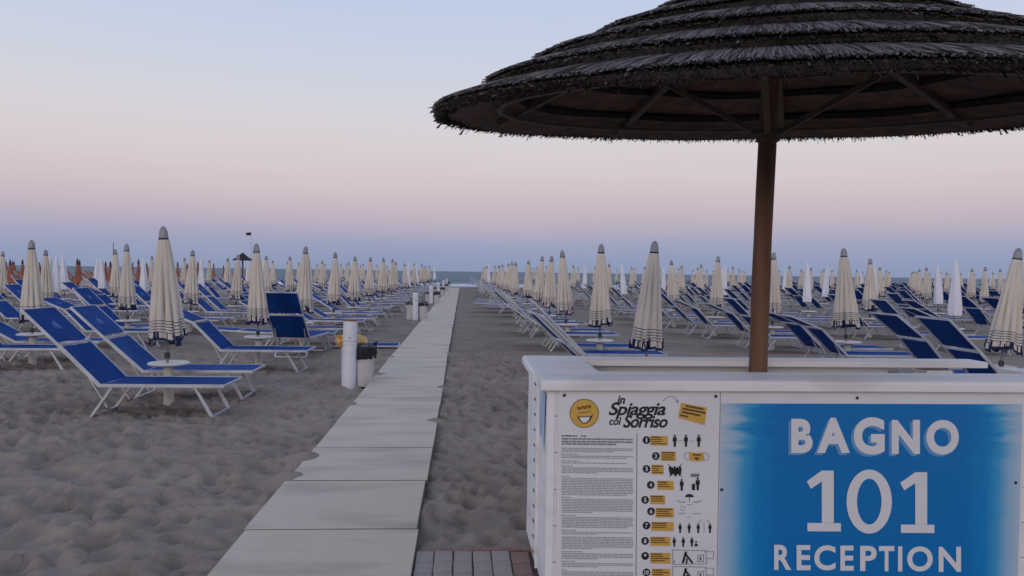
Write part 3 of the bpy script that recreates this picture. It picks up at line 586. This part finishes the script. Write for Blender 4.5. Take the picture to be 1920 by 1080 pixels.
# pole leaning slightly
mb = MB(); n_ = 14; pts = []; rr = []
for i in range(n_):
    t = i / (n_ - 1); pts.append((.068 * t ** 1.0 + .004 * math.sin(t * 9), .002 * math.sin(t * 7), t * 3.25)); rr.append(.0515 - .004 * t + .0012 * math.sin(t * 31))
mb.tube(pts, rr, 16).build('pole', MT['wood'], th, smooth=50)
LAY = [(1.842, 0.0), (1.575, .135), (1.30, .268), (.985, .405), (.665, .535), (.36, .655)]
SLOPE = .29
rs = np.random.default_rng(5)
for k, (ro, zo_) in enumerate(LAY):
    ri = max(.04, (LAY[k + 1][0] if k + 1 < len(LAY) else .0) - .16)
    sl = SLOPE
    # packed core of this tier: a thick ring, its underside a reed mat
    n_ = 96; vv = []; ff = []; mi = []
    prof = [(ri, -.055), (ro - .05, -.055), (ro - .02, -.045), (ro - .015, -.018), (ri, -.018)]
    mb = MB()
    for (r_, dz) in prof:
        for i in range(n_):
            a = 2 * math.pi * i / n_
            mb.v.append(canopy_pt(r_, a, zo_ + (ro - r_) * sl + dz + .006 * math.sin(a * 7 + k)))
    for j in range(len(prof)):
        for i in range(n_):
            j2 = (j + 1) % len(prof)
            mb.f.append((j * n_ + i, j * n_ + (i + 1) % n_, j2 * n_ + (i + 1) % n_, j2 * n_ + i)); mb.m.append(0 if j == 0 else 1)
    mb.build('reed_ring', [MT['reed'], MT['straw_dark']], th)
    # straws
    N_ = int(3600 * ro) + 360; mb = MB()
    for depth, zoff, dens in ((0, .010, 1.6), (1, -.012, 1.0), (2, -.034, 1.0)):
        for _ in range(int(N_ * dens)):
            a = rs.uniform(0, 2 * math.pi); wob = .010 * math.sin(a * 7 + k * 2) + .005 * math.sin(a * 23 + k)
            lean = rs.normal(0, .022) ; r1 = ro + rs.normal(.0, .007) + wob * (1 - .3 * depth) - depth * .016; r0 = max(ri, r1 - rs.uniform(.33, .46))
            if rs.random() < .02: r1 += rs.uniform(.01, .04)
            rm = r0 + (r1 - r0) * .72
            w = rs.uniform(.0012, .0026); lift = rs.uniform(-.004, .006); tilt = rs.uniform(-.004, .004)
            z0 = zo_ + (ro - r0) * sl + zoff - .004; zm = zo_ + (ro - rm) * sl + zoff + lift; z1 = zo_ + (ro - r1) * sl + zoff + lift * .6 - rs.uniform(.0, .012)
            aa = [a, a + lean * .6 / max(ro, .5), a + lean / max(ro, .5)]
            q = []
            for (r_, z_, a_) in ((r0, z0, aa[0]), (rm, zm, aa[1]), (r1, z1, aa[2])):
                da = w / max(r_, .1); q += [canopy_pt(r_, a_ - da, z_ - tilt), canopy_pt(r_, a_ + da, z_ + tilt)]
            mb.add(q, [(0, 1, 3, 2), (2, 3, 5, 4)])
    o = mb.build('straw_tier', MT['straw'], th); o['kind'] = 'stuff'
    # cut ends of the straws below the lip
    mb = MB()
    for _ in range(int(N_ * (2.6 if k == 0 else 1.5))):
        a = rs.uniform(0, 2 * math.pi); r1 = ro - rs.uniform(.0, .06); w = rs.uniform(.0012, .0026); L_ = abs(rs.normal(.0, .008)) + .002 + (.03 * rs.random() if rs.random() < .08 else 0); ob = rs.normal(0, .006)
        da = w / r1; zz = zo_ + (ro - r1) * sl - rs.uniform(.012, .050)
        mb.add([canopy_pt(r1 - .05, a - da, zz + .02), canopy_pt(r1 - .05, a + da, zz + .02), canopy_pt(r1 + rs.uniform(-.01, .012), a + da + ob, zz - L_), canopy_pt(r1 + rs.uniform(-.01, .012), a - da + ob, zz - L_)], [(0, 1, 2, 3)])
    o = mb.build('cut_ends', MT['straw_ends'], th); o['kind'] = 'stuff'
# rafters, hoops and braces
hub = Vector((.068, 0, 0))
ANG = [R(20 + 45 * i) for i in range(8)]
def under(r_, a, dz=-.085, drop=-.045): 
    # underside height of the tiers at radius r
    z = (1.86 - r_) * .46
    return Vector(canopy_pt(r_, a, z + dz + drop))
for a in ANG:
    MB().bar(under(.05, a, -.10), under(1.62, a, -.085), .045, .035).build('rafter', MT['rafter'], th)
for rr_, w_ in ((1.50, .028), (.86, .028)):
    mb = MB()
    for i in range(32):
        a0, a1 = 2 * math.pi * i / 32, 2 * math.pi * (i + 1) / 32
        mb.bar(under(rr_, a0, -.112), under(rr_, a1, -.112), w_, .02)
    mb.build('hoop', MT['rafter'], th)
for a in ANG[1::2]:
    foot = Vector((.052, 0, 2.335)) + Vector((math.cos(a), math.sin(a), 0)) * .05
    MB().bar(foot, under(.80, a, -.125), .034, .028).build('brace', MT['rafter'], th)
mb = MB().lathe([(.056, 2.29), (.064, 2.295), (.066, 2.34), (.057, 2.345)], 18, c=(.05, 0)); mb.build('collar', MT['rafter'], th)

# ------------------------------------------------------------------ beach furniture prototypes
H_TOP, H_HEM = 2.0, .70
def parasol_meshes(var):
    rg_ = random.Random(100 + var); n_ = 80; nf = 10
    ph = rg_.uniform(0, 6); wide = rg_.uniform(.86, 1.12)
    stripes = [.795, .828, .861, .894, .927]
    zs = [H_HEM, H_HEM + .028, H_HEM + .06, H_HEM + .078]
    for s_ in stripes: zs += [s_, s_ + .0085]
    zs += [.98, 1.08, 1.2, 1.32, 1.45, 1.58, 1.70, 1.80, 1.845]
    mb = MB(); amp = [rg_.uniform(.6, 1.3) for _ in range(nf)]; hemo = [rg_.uniform(-.045, .045) for _ in range(nf)]
    def rad(z, a):
        t = (1.845 - z) / (1.845 - H_HEM); base = (.052 + .112 * t ** .85) * wide
        u = (a + ph * .1) / (2 * math.pi) * nf; i = int(u) % nf; fr = u - math.floor(u)
        fold = (abs(math.sin(math.pi * u)) ** .55 - .62) * .50 * amp[i] * min(1, t * 1.1 + .30)
        return base * (1 + fold + .06 * math.sin(2 * a + ph) + .03 * math.sin(u * 9 + z * 6))
    for z in zs:
        for k in range(n_):
            a = 2 * math.pi * k / n_ + .25 * (1.845 - z) * .4; r_ = rad(z, a)
            u = (a) / (2 * math.pi) * nf; i = int(u) % nf
            zz = z + (hemo[i] * 1.0 + .02 * math.sin(a * 3 + ph)) * max(0, 1 - (z - H_HEM) / .35)
            mb.v.append((r_ * math.cos(a), r_ * math.sin(a), zz))
    for j in range(len(zs) - 1):
        z = zs[j]
        for k in range(n_):
            mb.f.append((j * n_ + k, j * n_ + (k + 1) % n_, (j + 1) * n_ + (k + 1) % n_, (j + 1) * n_ + k))
            navy = (j == 0) or any(abs(z - s_) < 1e-6 for s_ in stripes) or (z < .795 and (k % 8) in ((0, 1, 7) if (k // 8) % 2 else (4, 7)))
            mb.m.append(1 if navy else 0)
    canopy = mb.mesh('canopy', [MT['cream'], MT['navy']], 40)
    cap = MB().lathe([(.050, 1.835), (.054, 1.86), (.052, 1.875), (.050, 1.91), (.044, 1.945), (.033, 1.972), (.017, 1.992), (.005, 2.0)], 16).mesh('cap', MT['cap'], 50)
    band = MB().lathe([(.053, 1.848), (.0555, 1.85), (.0555, 1.862), (.053, 1.864)], 16, cap=False).mesh('cap_band', MT['navy'])
    pole = MB().tube([(0, 0, .3), (0, 0, 1.84)], .017, 8).mesh('pole', MT['pole_metal'], 50)
    joint = MB().lathe([(.020, .505), (.032, .51), (.032, .565), (.020, .575)], 10).mesh('clamp', MT['dark_plastic'], 40)
    # dark tie strap with loops round the hem
    straps = {}
    for i in range(4):
        a0 = ph + i * 1.6; pts = []
        for q in range(5):
            a = a0 + q * .09; r_ = rad(H_HEM + .06, a) * 1.03 + .006; pts.append((r_ * math.cos(a), r_ * math.sin(a), H_HEM + .10 - .11 * math.sin(math.pi * q / 4) + hemo[i]))
        straps['hem_strap#%d' % i] = MB().tube(pts, .008, 5).mesh('hem_strap', MT['navy'])
    return dict(canopy=canopy, cap=cap, cap_band=band, pole=pole, clamp=joint, **straps)
def white_parasol_meshes(var):
    rg_ = random.Random(300 + var); n_ = 32; ph = rg_.uniform(0, 6); zs = [.72, .74, .85, 1.0, 1.15, 1.3, 1.45, 1.6, 1.72, 1.82, 1.87]
    mb = MB()
    for z in zs:
        t = (z - .72) / 1.15; base = .135 * max(0.0, 1 - t) ** .62 * (1 - .12 * math.exp(-((t) / .06) ** 2)) + .006
        for k in range(n_):
            a = 2 * math.pi * k / n_; r_ = base * (1 + .13 * math.sin(5 * a + ph + z * 2) + .07 * math.sin(9 * a + ph)); mb.v.append((r_ * math.cos(a) + .02 * math.sin(z * 2 + ph), r_ * math.sin(a), z))
    for j in range(len(zs) - 1):
        for k in range(n_): mb.f.append((j * n_ + k, j * n_ + (k + 1) % n_, (j + 1) * n_ + (k + 1) % n_, (j + 1) * n_ + k)); mb.m.append(0)
    mb.f += [tuple(reversed(range(n_)))]; mb.m.append(0)
    return dict(cover=mb.mesh('cover', MT['cover_white'], 60), pole=MB().tube([(0, 0, .3), (0, 0, .8)], .017, 8).mesh('pole', MT['pole_metal']), clamp=MB().lathe([(.020, .505), (.032, .51), (.032, .565), (.020, .575)], 10).mesh('clamp', MT['dark_plastic']))
def join_meshes(name, d):
    vs_, fs, ms, mats = [], [], [], []
    for me in d.values():
        idx = []
        for m in me.materials:
            if m not in mats: mats.append(m)
            idx.append(mats.index(m))
        o = len(vs_); vs_ += [tuple(v.co) for v in me.vertices]
        for p in me.polygons: fs.append(tuple(i + o for i in p.vertices)); ms.append(idx[p.material_index])
    me = bpy.data.meshes.new(name); me.from_pydata(vs_, [], fs)
    for m in mats: me.materials.append(m)
    me.polygons.foreach_set('material_index', ms); me.shade_smooth(); me.set_sharp_from_angle(angle=R(40)); me.update(); return me

def lounger_meshes(back, shade, blue_m, orange=False, var=0):
    """head towards -x, foot towards +x, origin on the sand under the parasol line"""
    W = .31; SH = .335; XB, XF = -.40, .87; LB, LS = .58, .52
    rg_ = random.Random(var)
    a = R(back); b = R(shade)
    hb = Vector((XB, 0, SH)); sp = hb + Vector((-math.cos(a), 0, math.sin(a))) * LB; tp = sp + Vector((-math.cos(b), 0, math.sin(b))) * LS
    def sheet(p, q, sag, n=6, w=W - .015, th_=.006):
        mb = MB(); p = Vector(p); q = Vector(q); d = (q - p).normalized(); nrm = Vector((-d.z, 0, d.x)) if d.x > 0 else Vector((d.z, 0, -d.x)); m_ = 4
        for s_ in (0, 1):
            for i in range(n + 1):
                for j in range(m_ + 1):
                    u = i / n; v = j / m_ * 2 - 1; c = p.lerp(q, u)
                    dz = -sag * (1 - v * v) * math.sin(math.pi * min(1, max(0, u))) ** .6
                    mb.v.append(tuple(c + nrm * (dz - s_ * th_) + Vector((0, v * w, 0))))
        k = (n + 1) * (m_ + 1); g = lambda s_, i, j: s_ * k + i * (m_ + 1) + j
        for i in range(n):
            for j in range(m_):
                mb.f.append((g(0, i, j), g(0, i + 1, j), g(0, i + 1, j + 1), g(0, i, j + 1))); mb.m.append(0)
                mb.f.append((g(1, i, j), g(1, i, j + 1), g(1, i + 1, j + 1), g(1, i + 1, j))); mb.m.append(0)
        return mb
    d = {}
    d['seat_canvas'] = sheet((XB - .012, 0, SH + .012), (XF - .02, 0, SH + .012), .022).mesh('seat_canvas', blue_m, 50)
    d['back_canvas'] = sheet(hb.lerp(sp, -.01) + Vector((0, 0, .012)), hb.lerp(sp, .93) + Vector((0, 0, .012)), .02).mesh('back_canvas', blue_m, 50)
    d['sunshade_canvas'] = sheet(sp.lerp(tp, .06) + Vector((0, 0, .012)), sp.lerp(tp, .985) + Vector((0, 0, .012)), .006).mesh('sunshade_canvas', blue_m, 50)
    mb = MB()
    for s_ in (-1, 1): mb.bar((XB - .01, s_ * W, SH), (XF, s_ * W, SH), .020, .032)
    for x in (XF - .012, XB + .02): mb.bar((x, -W, SH - .001), (x, W, SH - .001), .022, .022)
    d['seat_frame'] = mb.mesh('seat_frame', MT['alu'])
    mb = MB()
    for s_ in (-1, 1): mb.bar(hb + Vector((0, s_ * (W - .001), 0)), sp + Vector((0, s_ * (W - .001), 0)), .020, .034)
    mb.bar(sp + Vector((0, -W, 0)), sp + Vector((0, W, 0)), .022, .022)
    d['back_frame'] = mb.mesh('back_frame', MT['alu'])
    mb = MB()
    for s_ in (-1, 1): mb.bar(sp + Vector((0, s_ * (W + .002), 0)), tp + Vector((0, s_ * (W + .002), 0)), .018, .026)
    mb.bar(tp + Vector((0, -W, 0)), tp + Vector((0, W, 0)), .020, .024)
    d['sunshade_frame'] = mb.mesh('sunshade_frame', MT['alu'])
    for nm, xt, xb_ in (('head_leg', -.28, -.50), ('foot_leg', .56, .74)):
        mb = MB()
        for s_ in (-1, 1): mb.bar((xt, s_ * (W - .035), SH - .015), (xb_, s_ * (W - .035), .0), .028, .028)
        mb.bar((xb_, -(W - .035), .003), (xb_, W - .035, .003), .028, .026)
        d[nm] = mb.mesh(nm, MT['alu'])
    if back > 14:
        q = hb.lerp(sp, .45)
        for s_ in (-1, 1): d['prop#%d' % s_] = MB().bar(q + Vector((0, s_ * (W - .05), -.012)), (XB + .06, s_ * (W - .05), .10), .016, .016).mesh('prop', MT['alu'])
    if not orange:
        c = sp.lerp(tp, .5); t_ = (tp - sp).normalized(); nrm = Vector((t_.z, 0, -t_.x)); nrm = nrm if nrm.z > 0 else -nrm; mb = MB(); pts = []
        for i in range(14):
            an = 2 * math.pi * i / 14; r_ = .06 * (1 + .12 * math.sin(3 * an + 1) + .10 * math.sin(5 * an))
            pts.append(tuple(c + nrm * .0056 + t_ * (r_ * math.cos(an)) + Vector((0, r_ * math.sin(an) * 1.1, 0))))
        mb.add(pts, [tuple(range(14))]); d['worn_print'] = mb.mesh('worn_print', MT['blue_print'])
    return d
LV = [lounger_meshes(45, 44, MT['blue'], var=1), lounger_meshes(42, 43, MT['blue_old'], var=2), lounger_meshes(50, 38, MT['blue'], var=3), lounger_meshes(45, 22, MT['blue'], var=4),
      lounger_meshes(30, 30, MT['blue_old'], var=5), lounger_meshes(3, 3, MT['blue_old'], var=6), lounger_meshes(47, 50, MT['blue'], var=7)]
LJ = [join_meshes('sun_lounger', d) for d in LV]
PV = [parasol_meshes(i) for i in range(9)]; PJ = [join_meshes('closed_parasol', d) for d in PV]
WV = [white_parasol_meshes(i) for i in range(3)]; WJ = [join_meshes('white_parasol', d) for d in WV]
TV = dict(table_top=MB().lathe([(.06, .425), (.12, .438), (.212, .452), (.226, .462), (.226, .476), (.216, .482), (.03, .478)], 28).mesh('table_top', MT['table'], 40),
          stem=MB().lathe([(.055, -.06), (.055, .40), (.062, .424)], 14).mesh('stem', MT['table'], 50))
TJ = join_meshes('small_table', TV)
def place(kind_meshes, joined, name, loc, rot, detailed):
    if detailed:
        o = thing(name, loc, rot)
        for nm, me in kind_meshes.items(): put(nm.split('#')[0], me, o)
    else:
        o = put(name, joined); o.location = loc; o.rotation_euler = rot
    return o
ORD = ['zeroth', 'first', 'second', 'third', 'fourth', 'fifth', 'sixth', 'seventh', 'eighth', 'ninth', 'tenth', 'eleventh', 'twelfth', 'thirteenth', 'fourteenth', 'fifteenth', 'sixteenth', 'seventeenth', 'eighteenth', 'nineteenth', 'twentieth']

# ------------------------------------------------------------------ parasols, tables and loungers on their grid
rb = random.Random(42)
D0, DD = 9.05, 3.47
left_cols = [-3.33, -6.76, -10.05, -13.3]
right_cols = [2.22, 6.52] + [10.6 + 4.05 * i for i in range(12)]
WHITE = {('r', 3, 2), ('r', 3, 4), ('r', 4, 4), ('r', 4, 5), ('r', 4, 6), ('l', 1, 10), ('l', 1, 18), ('r', 2, 6), ('r', 2, 9), ('l', 3, 6), ('l', 4, 5), ('l', 4, 6), ('r', 5, 8), ('r', 3, 9)}
lounger_jobs = []
def in_frame(x, y, z, mx=60):
    p = project((x, y, z)); return -mx < p[0] < 1920 + mx
for side, cols in (('l', left_cols), ('r', right_cols)):
    for ci, cx in enumerate(cols, 1):
        idx = 0
        for ri in range(19):
            d = D0 + DD * ri
            if side == 'l' and ci >= 4 and d > 52: continue
            x = cx + (.010 if side == 'l' else -.004) * (d - 9) + rb.gauss(0, .04 if d < 20 else .09); yy = d + rb.gauss(0, .06)
            vis = in_frame(x, yy, 1.3, 45)
            rowname = '%s row %s of the path' % (ORD[ci], 'left' if side == 'l' else 'right')
            if not vis:
                # loungers of a parasol just outside may still reach into the frame
                if side == 'l' and in_frame(x + .9, yy, .3, 0): pass
                else: continue
            idx += 1
            white = (side, ci, ri) in WHITE or (d > 28 and rb.random() < .10)
            lean = (rb.gauss(0, .028), rb.gauss(0, .028), rb.uniform(0, 6.28))
            if (side, ci, ri) == ('r', 1, 0): lean = (0, .06, 0); x = 2.16
            if (side, ci, ri) == ('r', 2, 0): lean = (0, .13, 0); x = 6.50
            if (side, ci, ri) == ('l', 1, 0): lean = (0, -.035, 0); x = -3.33
            vi = rb.randrange(9); det = d < 30
            if vis:
                if white: o = place(WV[vi % 3], WJ[vi % 3], 'white_parasol', (x, yy, 0), lean, det)
                else: o = place(PV[vi], PJ[vi], 'closed_parasol', (x, yy, 0), lean, det)
                s_ = rb.uniform(.97, 1.03) if (side, ci, ri) not in (('r', 1, 0), ('r', 2, 0), ('l', 1, 0)) else .975; o.scale = (s_, s_, s_ if (side, ci, ri) != ('l', 1, 0) else 1.01)
                if white: o.scale.z *= 1.07; o.scale.x *= .95; o.scale.y *= .95
                tag(o, 'closed %s parasol, %s from the front in the %s' % ('white' if white else 'cream', ORD[idx], rowname), 'parasol', 'closed parasols on the beach')
                if d < 48:
                    t_ = place(TV, TJ, 'small_table', (x, yy, rb.uniform(-.015, .01)), (0, 0, rb.uniform(0, 6)), d < 20)
                    tag(t_, 'round white table on the pole of %s parasol, %s' % (ORD[idx], rowname), 'table', 'round tables under the parasols')
            for near in (1, 0):
                if (side, ci, ri, near) == ('l', 1, 1, 0): continue       # replaced by the lounger turned away below
                lx = x + rb.gauss(0, .07); ly = yy + (-.50 if near else .62) + rb.gauss(0, .04)
                w = rb.random(); v = (0 if w < .26 else 1 if w < .46 else 2 if w < .58 else 3 if w < .69 else 4 if w < .86 else 5)
                rz = rb.gauss(0, .045)
                if (side, ci, ri) == ('l', 1, 0): v = 0 if near else 1; lx = x + (.0 if near else -.02); rz = -.015 if near else .02; ly = yy + (-.50 if near else .62)
                if (side, ci, ri, near) == ('l', 1, 1, 1): v = 3; lx = x + .05
                if side == 'l' and ci == 1 and ri in (2, 3, 4) : v = [5, 4, 5][ri - 2] if near else 4
                if side == 'r' and ci == 1 and ri < 5: v = [1, 0, 4, 1, 2][ri]
                if (side, ci, ri) == ('r', 2, 0): v = 0 if near else 2
                if not (in_frame(lx - 1.3, ly, .5, 20) or in_frame(lx + .8, ly, .3, 20)): continue
                lounger_jobs.append((d, v, (lx, ly, rb.uniform(-.03, -.01)), rz, 'blue sun lounger on the %s side of %s parasol, %s' % ('near' if near else 'far', ORD[idx], rowname)))
lounger_jobs.sort(key=lambda j: j[0])
for (d, v, loc, rz, lab) in lounger_jobs[:300]:
    o = place(LV[v], LJ[v], 'sun_lounger', loc, (0, 0, rz), d < 27); tag(o, lab, 'sun lounger', 'blue sun loungers on the beach')
vs_, fs, ms = [], [], []
rest = lounger_jobs[300:]
if rest:
    mats = []
    for (d, v, loc, rz, lab) in rest:
        me = LJ[v]; idx = []
        for m in me.materials:
            if m not in mats: mats.append(m)
            idx.append(mats.index(m))
        o_ = len(vs_); c, s = math.cos(rz), math.sin(rz)
        vs_ += [(p.co.x * c - p.co.y * s + loc[0], p.co.x * s + p.co.y * c + loc[1], p.co.z + loc[2]) for p in me.vertices]
        for p in me.polygons: fs.append(tuple(i + o_ for i in p.vertices)); ms.append(idx[p.material_index])
    me = bpy.data.meshes.new('distant_loungers'); me.from_pydata(vs_, [], fs)
    for m in mats: me.materials.append(m)
    me.polygons.foreach_set('material_index', ms); tag(put('distant_loungers', me), 'far blue sun loungers near the sea on the right', kind='stuff')

# single ones out of line
o = place(LV[6], None, 'sun_lounger', (-2.95, 14.3, 0), (0, 0, -math.pi / 2 - .12), True); tag(o, 'blue sun lounger with upright back turned towards the sea', 'sun lounger', 'blue sun loungers on the beach')
o.rotation_euler.z = -math.pi / 2 - .1
o.rotation_euler.z = math.pi / 2 - .1
lf = lounger_meshes(2, 2, MT['blue'], var=9)
o = place({k_: lf[k_] for k_ in ('seat_canvas', 'seat_frame')}, None, 'folded_lounger', (-2.13, 15.8, -.30), (0, 0, .05), True)
tag(o, 'blue lounger lying folded flat on the sand behind the bins', 'sun lounger')
for i, (px, d) in enumerate([(121, 24.0), (133, 25.2), (205, 31.5), (213, 30.2), (500, 30.5), (287, 26.5)]):
    x = (px - 867) / F_PX * d
    o = place(WV[i % 3], WJ[i % 3], 'white_parasol', (x, d, 0), (0, rb.gauss(0, .02), 1.3 * i), d < 28)
    tag(o, ['slim white closed parasol, left one of a close pair near the left edge', 'slim white closed parasol, right one of a close pair near the left edge', 'white closed parasol just left of the tall mast', 'white closed parasol below the tall mast', 'white closed parasol right of the small far thatched shelter', 'white closed parasol half hidden behind the nearest cream parasol'][i], 'parasol', 'closed parasols on the beach')

# ------------------------------------------------------------------ posts and bins along the path
def post(X, Y, lab):
    o = thing('white_post', (X, Y, 0), (rb.gauss(0, .01), rb.gauss(0, .01), rb.uniform(0, 6)))
    MB().lathe([(.094, -.08), (.094, .70), (.096, .702), (.096, .76), (.094, .762), (.094, .865)], 24).build('pipe', MT['tube_white'], o, 40)
    MB().lathe([(.0945, .8655), (.095, .872), (.088, .885), (.03, .892)], 24).build('cap', MT['pipe_cap'], o, 40)
    MB().lathe([(.0955, .60), (.0955, .604)], 24, cap=False).build('tape_line', MT['ink_grey'], o); MB().lathe([(.0957, .55), (.0957, .553)], 24, cap=False).build('tape_line', MT['ink_lite'], o)
    mb = MB(); 
    for k_ in range(5):
        a = 4.3 + k_ * .07; mb.v += [(.0962 * math.cos(a), .0962 * math.sin(a), .642), (.0962 * math.cos(a), .0962 * math.sin(a), .652)]
    mb.f = [(2 * i, 2 * i + 2, 2 * i + 3, 2 * i + 1) for i in range(4)]; mb.m = [0] * 4; mb.build('dark_mark', MT['ink'], o)
    tag(o, lab, 'post', 'white posts along the path'); o.rotation_euler.z = .35; return o
def lump(r, h, seed, z0, n=20, m_=7, drop=.1):
    """crumpled bag pulled over a bin rim"""
    rg_ = random.Random(seed); mb = MB(); fo = [rg_.uniform(-1, 1) for _ in range(n)]
    prof = [(r * .98, z0 - drop), (r * 1.06, z0 - drop * .5), (r * 1.09, z0), (r * .98, z0 + .025), (r * .78, z0 + h * .6), (r * .45, z0 + h * .9), (r * .1, z0 + h)]
    for (rr_, z) in prof:
        for k_ in range(n):
            a = 2 * math.pi * k_ / n; q = rr_ * (1 + .09 * fo[k_] + .05 * math.sin(3 * a + seed) + rg_.uniform(-.05, .05)); mb.v.append((q * math.cos(a), q * math.sin(a), z + .022 * fo[(k_ * 3) % n] + rg_.uniform(-.008, .008)))
    for j in range(len(prof) - 1):
        for k_ in range(n): mb.f.append((j * n + k_, j * n + (k_ + 1) % n, (j + 1) * n + (k_ + 1) % n, (j + 1) * n + k_)); mb.m.append(0)
    mb.f.append(tuple(range((len(prof) - 1) * n, len(prof) * n))); mb.m.append(0)
    return mb
def bin_(X, Y, bag, lab, seed, h=.53, knot=0., dome=.10, drop=.13):
    o = thing('litter_bin', (X, Y, 0), (0, 0, 0))
    MB().lathe([(.135, -.02), (.138, .02), (.155, h - .02), (.162, h - .01), (.162, h), (.15, h + .004)], 24).build('body', MT['bin'], o, 40)
    lb = lump(.195 if bag == 'bag_yellow' else .166, dome, seed, h, drop=drop).build('bag', MT[bag], o, 35)
    k_ = MB(); rg_ = random.Random(seed); c = (math.cos(knot) * .15, math.sin(knot) * .15, h + .04)
    for q in range(4):
        a = knot + rg_.uniform(-1, 1); k_.tube([c, (c[0] + .05 * math.cos(a), c[1] + .05 * math.sin(a), c[2] + rg_.uniform(-.01, .05))], [.022, .008], 6)
    k_.build('bag_knot', MT[bag], lb, True)
    tag(o, lab, 'bin', 'litter bins along the path'); return o
PD = [10.45, 24.9, 37.2, 48.0, 60.0, 71.0]
for i, d in enumerate(PD):
    w = ['nearest white post', 'second white post', 'third white post', 'fourth white post', 'fifth white post', 'farthest white post'][i]
    post(-1.50 + .012 * i, d, ['nearest tall white pipe post with brown cap beside the path', 'second tall white pipe post along the left edge of the path', 'third white pipe post along the left edge of the path', 'fourth white pipe post along the left edge of the path', 'fifth white pipe post along the left edge of the path', 'farthest white pipe post at the seaward end of the path'][i])
    if i == 0:
        bin_(-1.52, d + .40, 'bag_yellow', 'white bin with yellow bag behind the nearest white post', 5, .56, 3.3, .085, .05)
        bin_(-1.335, d + .16, 'bag_black', 'white bin with black bag right of the nearest white post', 6, .50, .3, .03, .15)
    else:
        bin_(-1.66 + .012 * i, d + .15, 'bag_black', 'white bin with black bag on the left of the %s' % w, 10 + i, .5, 2, .04, .05)
        bin_(-1.27 + .012 * i, d + .16, 'bag_black', 'white bin with black bag on the right of the %s' % w, 20 + i, .5, 1, .06, .08)

# ------------------------------------------------------------------ the neighbouring beach in orange, far left
ov = MB(); n_ = 16
prof = [(.16, .72), (.15, .8), (.11, 1.1), (.075, 1.4), (.05, 1.58)]
for (r_, z) in prof:
    for k_ in range(n_): a = 2 * math.pi * k_ / n_; q = r_ * (1 + .12 * math.cos(8 * a / 2)); ov.v.append((q * math.cos(a), q * math.sin(a), z))
for j in range(len(prof) - 1):
    for k_ in range(n_): ov.f.append((j * n_ + k_, j * n_ + (k_ + 1) % n_, (j + 1) * n_ + (k_ + 1) % n_, (j + 1) * n_ + k_)); ov.m.append(0)
ov.lathe([(.055, 1.57), (.06, 1.62), (.045, 1.74), (.012, 1.86)], 10, 1); ov.tube([(0, 0, 0), (0, 0, .8)], .02, 6, 1)
OP = ov.mesh('orange_parasol', [MT['orange'], MT['brown']], 50)
ol = [join_meshes('orange_lounger', lounger_meshes(a, b, MT['orange'], True, 9)) for a, b in ((48, 46), (30, 30), (4, 4))]
for ci in range(9):
    cx = -18.2 - 3.2 * ci; idx = 0
    for ri in range(13):
        d = 31.5 + 3.3 * ri; x = cx + rb.gauss(0, .15); yy = d + rb.gauss(0, .15)
        if not in_frame(x, yy, 1.2, 10): continue
        idx += 1; rn = '%s orange row from the blue beach' % ORD[ci + 1]
        o = put('orange_parasol', OP, None, (x, yy, 0)); o.rotation_euler = (rb.gauss(0, .02), rb.gauss(0, .02), rb.uniform(0, 6)); o.scale = (1, 1, rb.uniform(.97, 1.08))
        tag(o, 'closed orange parasol, %s from the front in the %s' % (ORD[idx], rn), 'parasol', 'orange parasols on the far left')
        for near in (1, 0):
            l_ = put('orange_lounger', rb.choice(ol), None, (x, yy + (-.5 if near else .55), 0)); l_.rotation_euler = (0, 0, rb.gauss(0, .06))
            tag(l_, 'orange sun lounger, %s side of %s parasol, %s' % ('near' if near else 'far', ORD[idx], rn), 'sun lounger', 'orange sun loungers on the far left')

# ------------------------------------------------------------------ far shelter, flag and mast
X = (464 - 867) / F_PX * 58
sh = thing('straw_shelter', (X, 58, 0)); tag(sh, 'small dark thatched shelter far off behind the second cream parasol', 'parasol')
MB().tube([(0, 0, 0), (0, 0, 2.3)], .06, 8).build('pole', MT['wood'], sh)
mb = MB()
for k_, (r_, z) in enumerate([(.74, 2.18), (.55, 2.28), (.35, 2.38)]): mb.lathe([(r_ - .06, z - .05), (r_, z), (r_ * .5, z + .2), (.03, z + .32)], 20)
mb.build('thatch', MT['straw_dark'], sh)
d = 66; X = (479 - 867) / F_PX * d; zt = CAM_H + (503.5 - 432) / F_PX * d
fl = thing('flagpole', (X, d, 0)); tag(fl, 'thin flagpole with a small dark flag far behind the parasols', 'flagpole')
MB().tube([(0, 0, 0), (0, 0, zt)], [.028, .010], 6).build('pole', MT['alu'], fl)
mb = MB(); nn = 8
for s_ in (0, 1):
    for i in range(nn + 1):
        u = i / nn; w_ = .05 * math.sin(u * 6); mb.v += [(-.02 - .40 * u, w_ + s_ * .01, zt - .22 - .05 * u), (-.02 - .40 * u, w_ + s_ * .01, zt - .50 + .02 * u)]
k_ = 2 * (nn + 1)
for i in range(nn): mb.f += [(2 * i, 2 * i + 1, 2 * i + 3, 2 * i + 2), (k_ + 2 * i, k_ + 2 * i + 2, k_ + 2 * i + 3, k_ + 2 * i + 1)]; mb.m += [0, 0]
mb.build('flag', MT['flag'], fl)
d = 42; X = (233.5 - 867) / F_PX * d; zt = CAM_H + (497 - 453) / F_PX * d
ms_ = thing('mast', (X, d, 0)); tag(ms_, 'thin tall mast rising above the white parasols on the left', 'mast')
MB().tube([(0, 0, 0), (0, 0, zt - .7)], .05, 8).build('lower_pole', MT['tube_white'], ms_); MB().tube([(0, 0, zt - .7), (0, 0, zt)], [.022, .012], 6).build('upper_pole', MT['dark_plastic'], ms_)

# ------------------------------------------------------------------ render settings
SC.cycles.max_bounces = 6; SC.cycles.diffuse_bounces = 3; SC.cycles.glossy_bounces = 2
SC.cycles.use_denoising = True
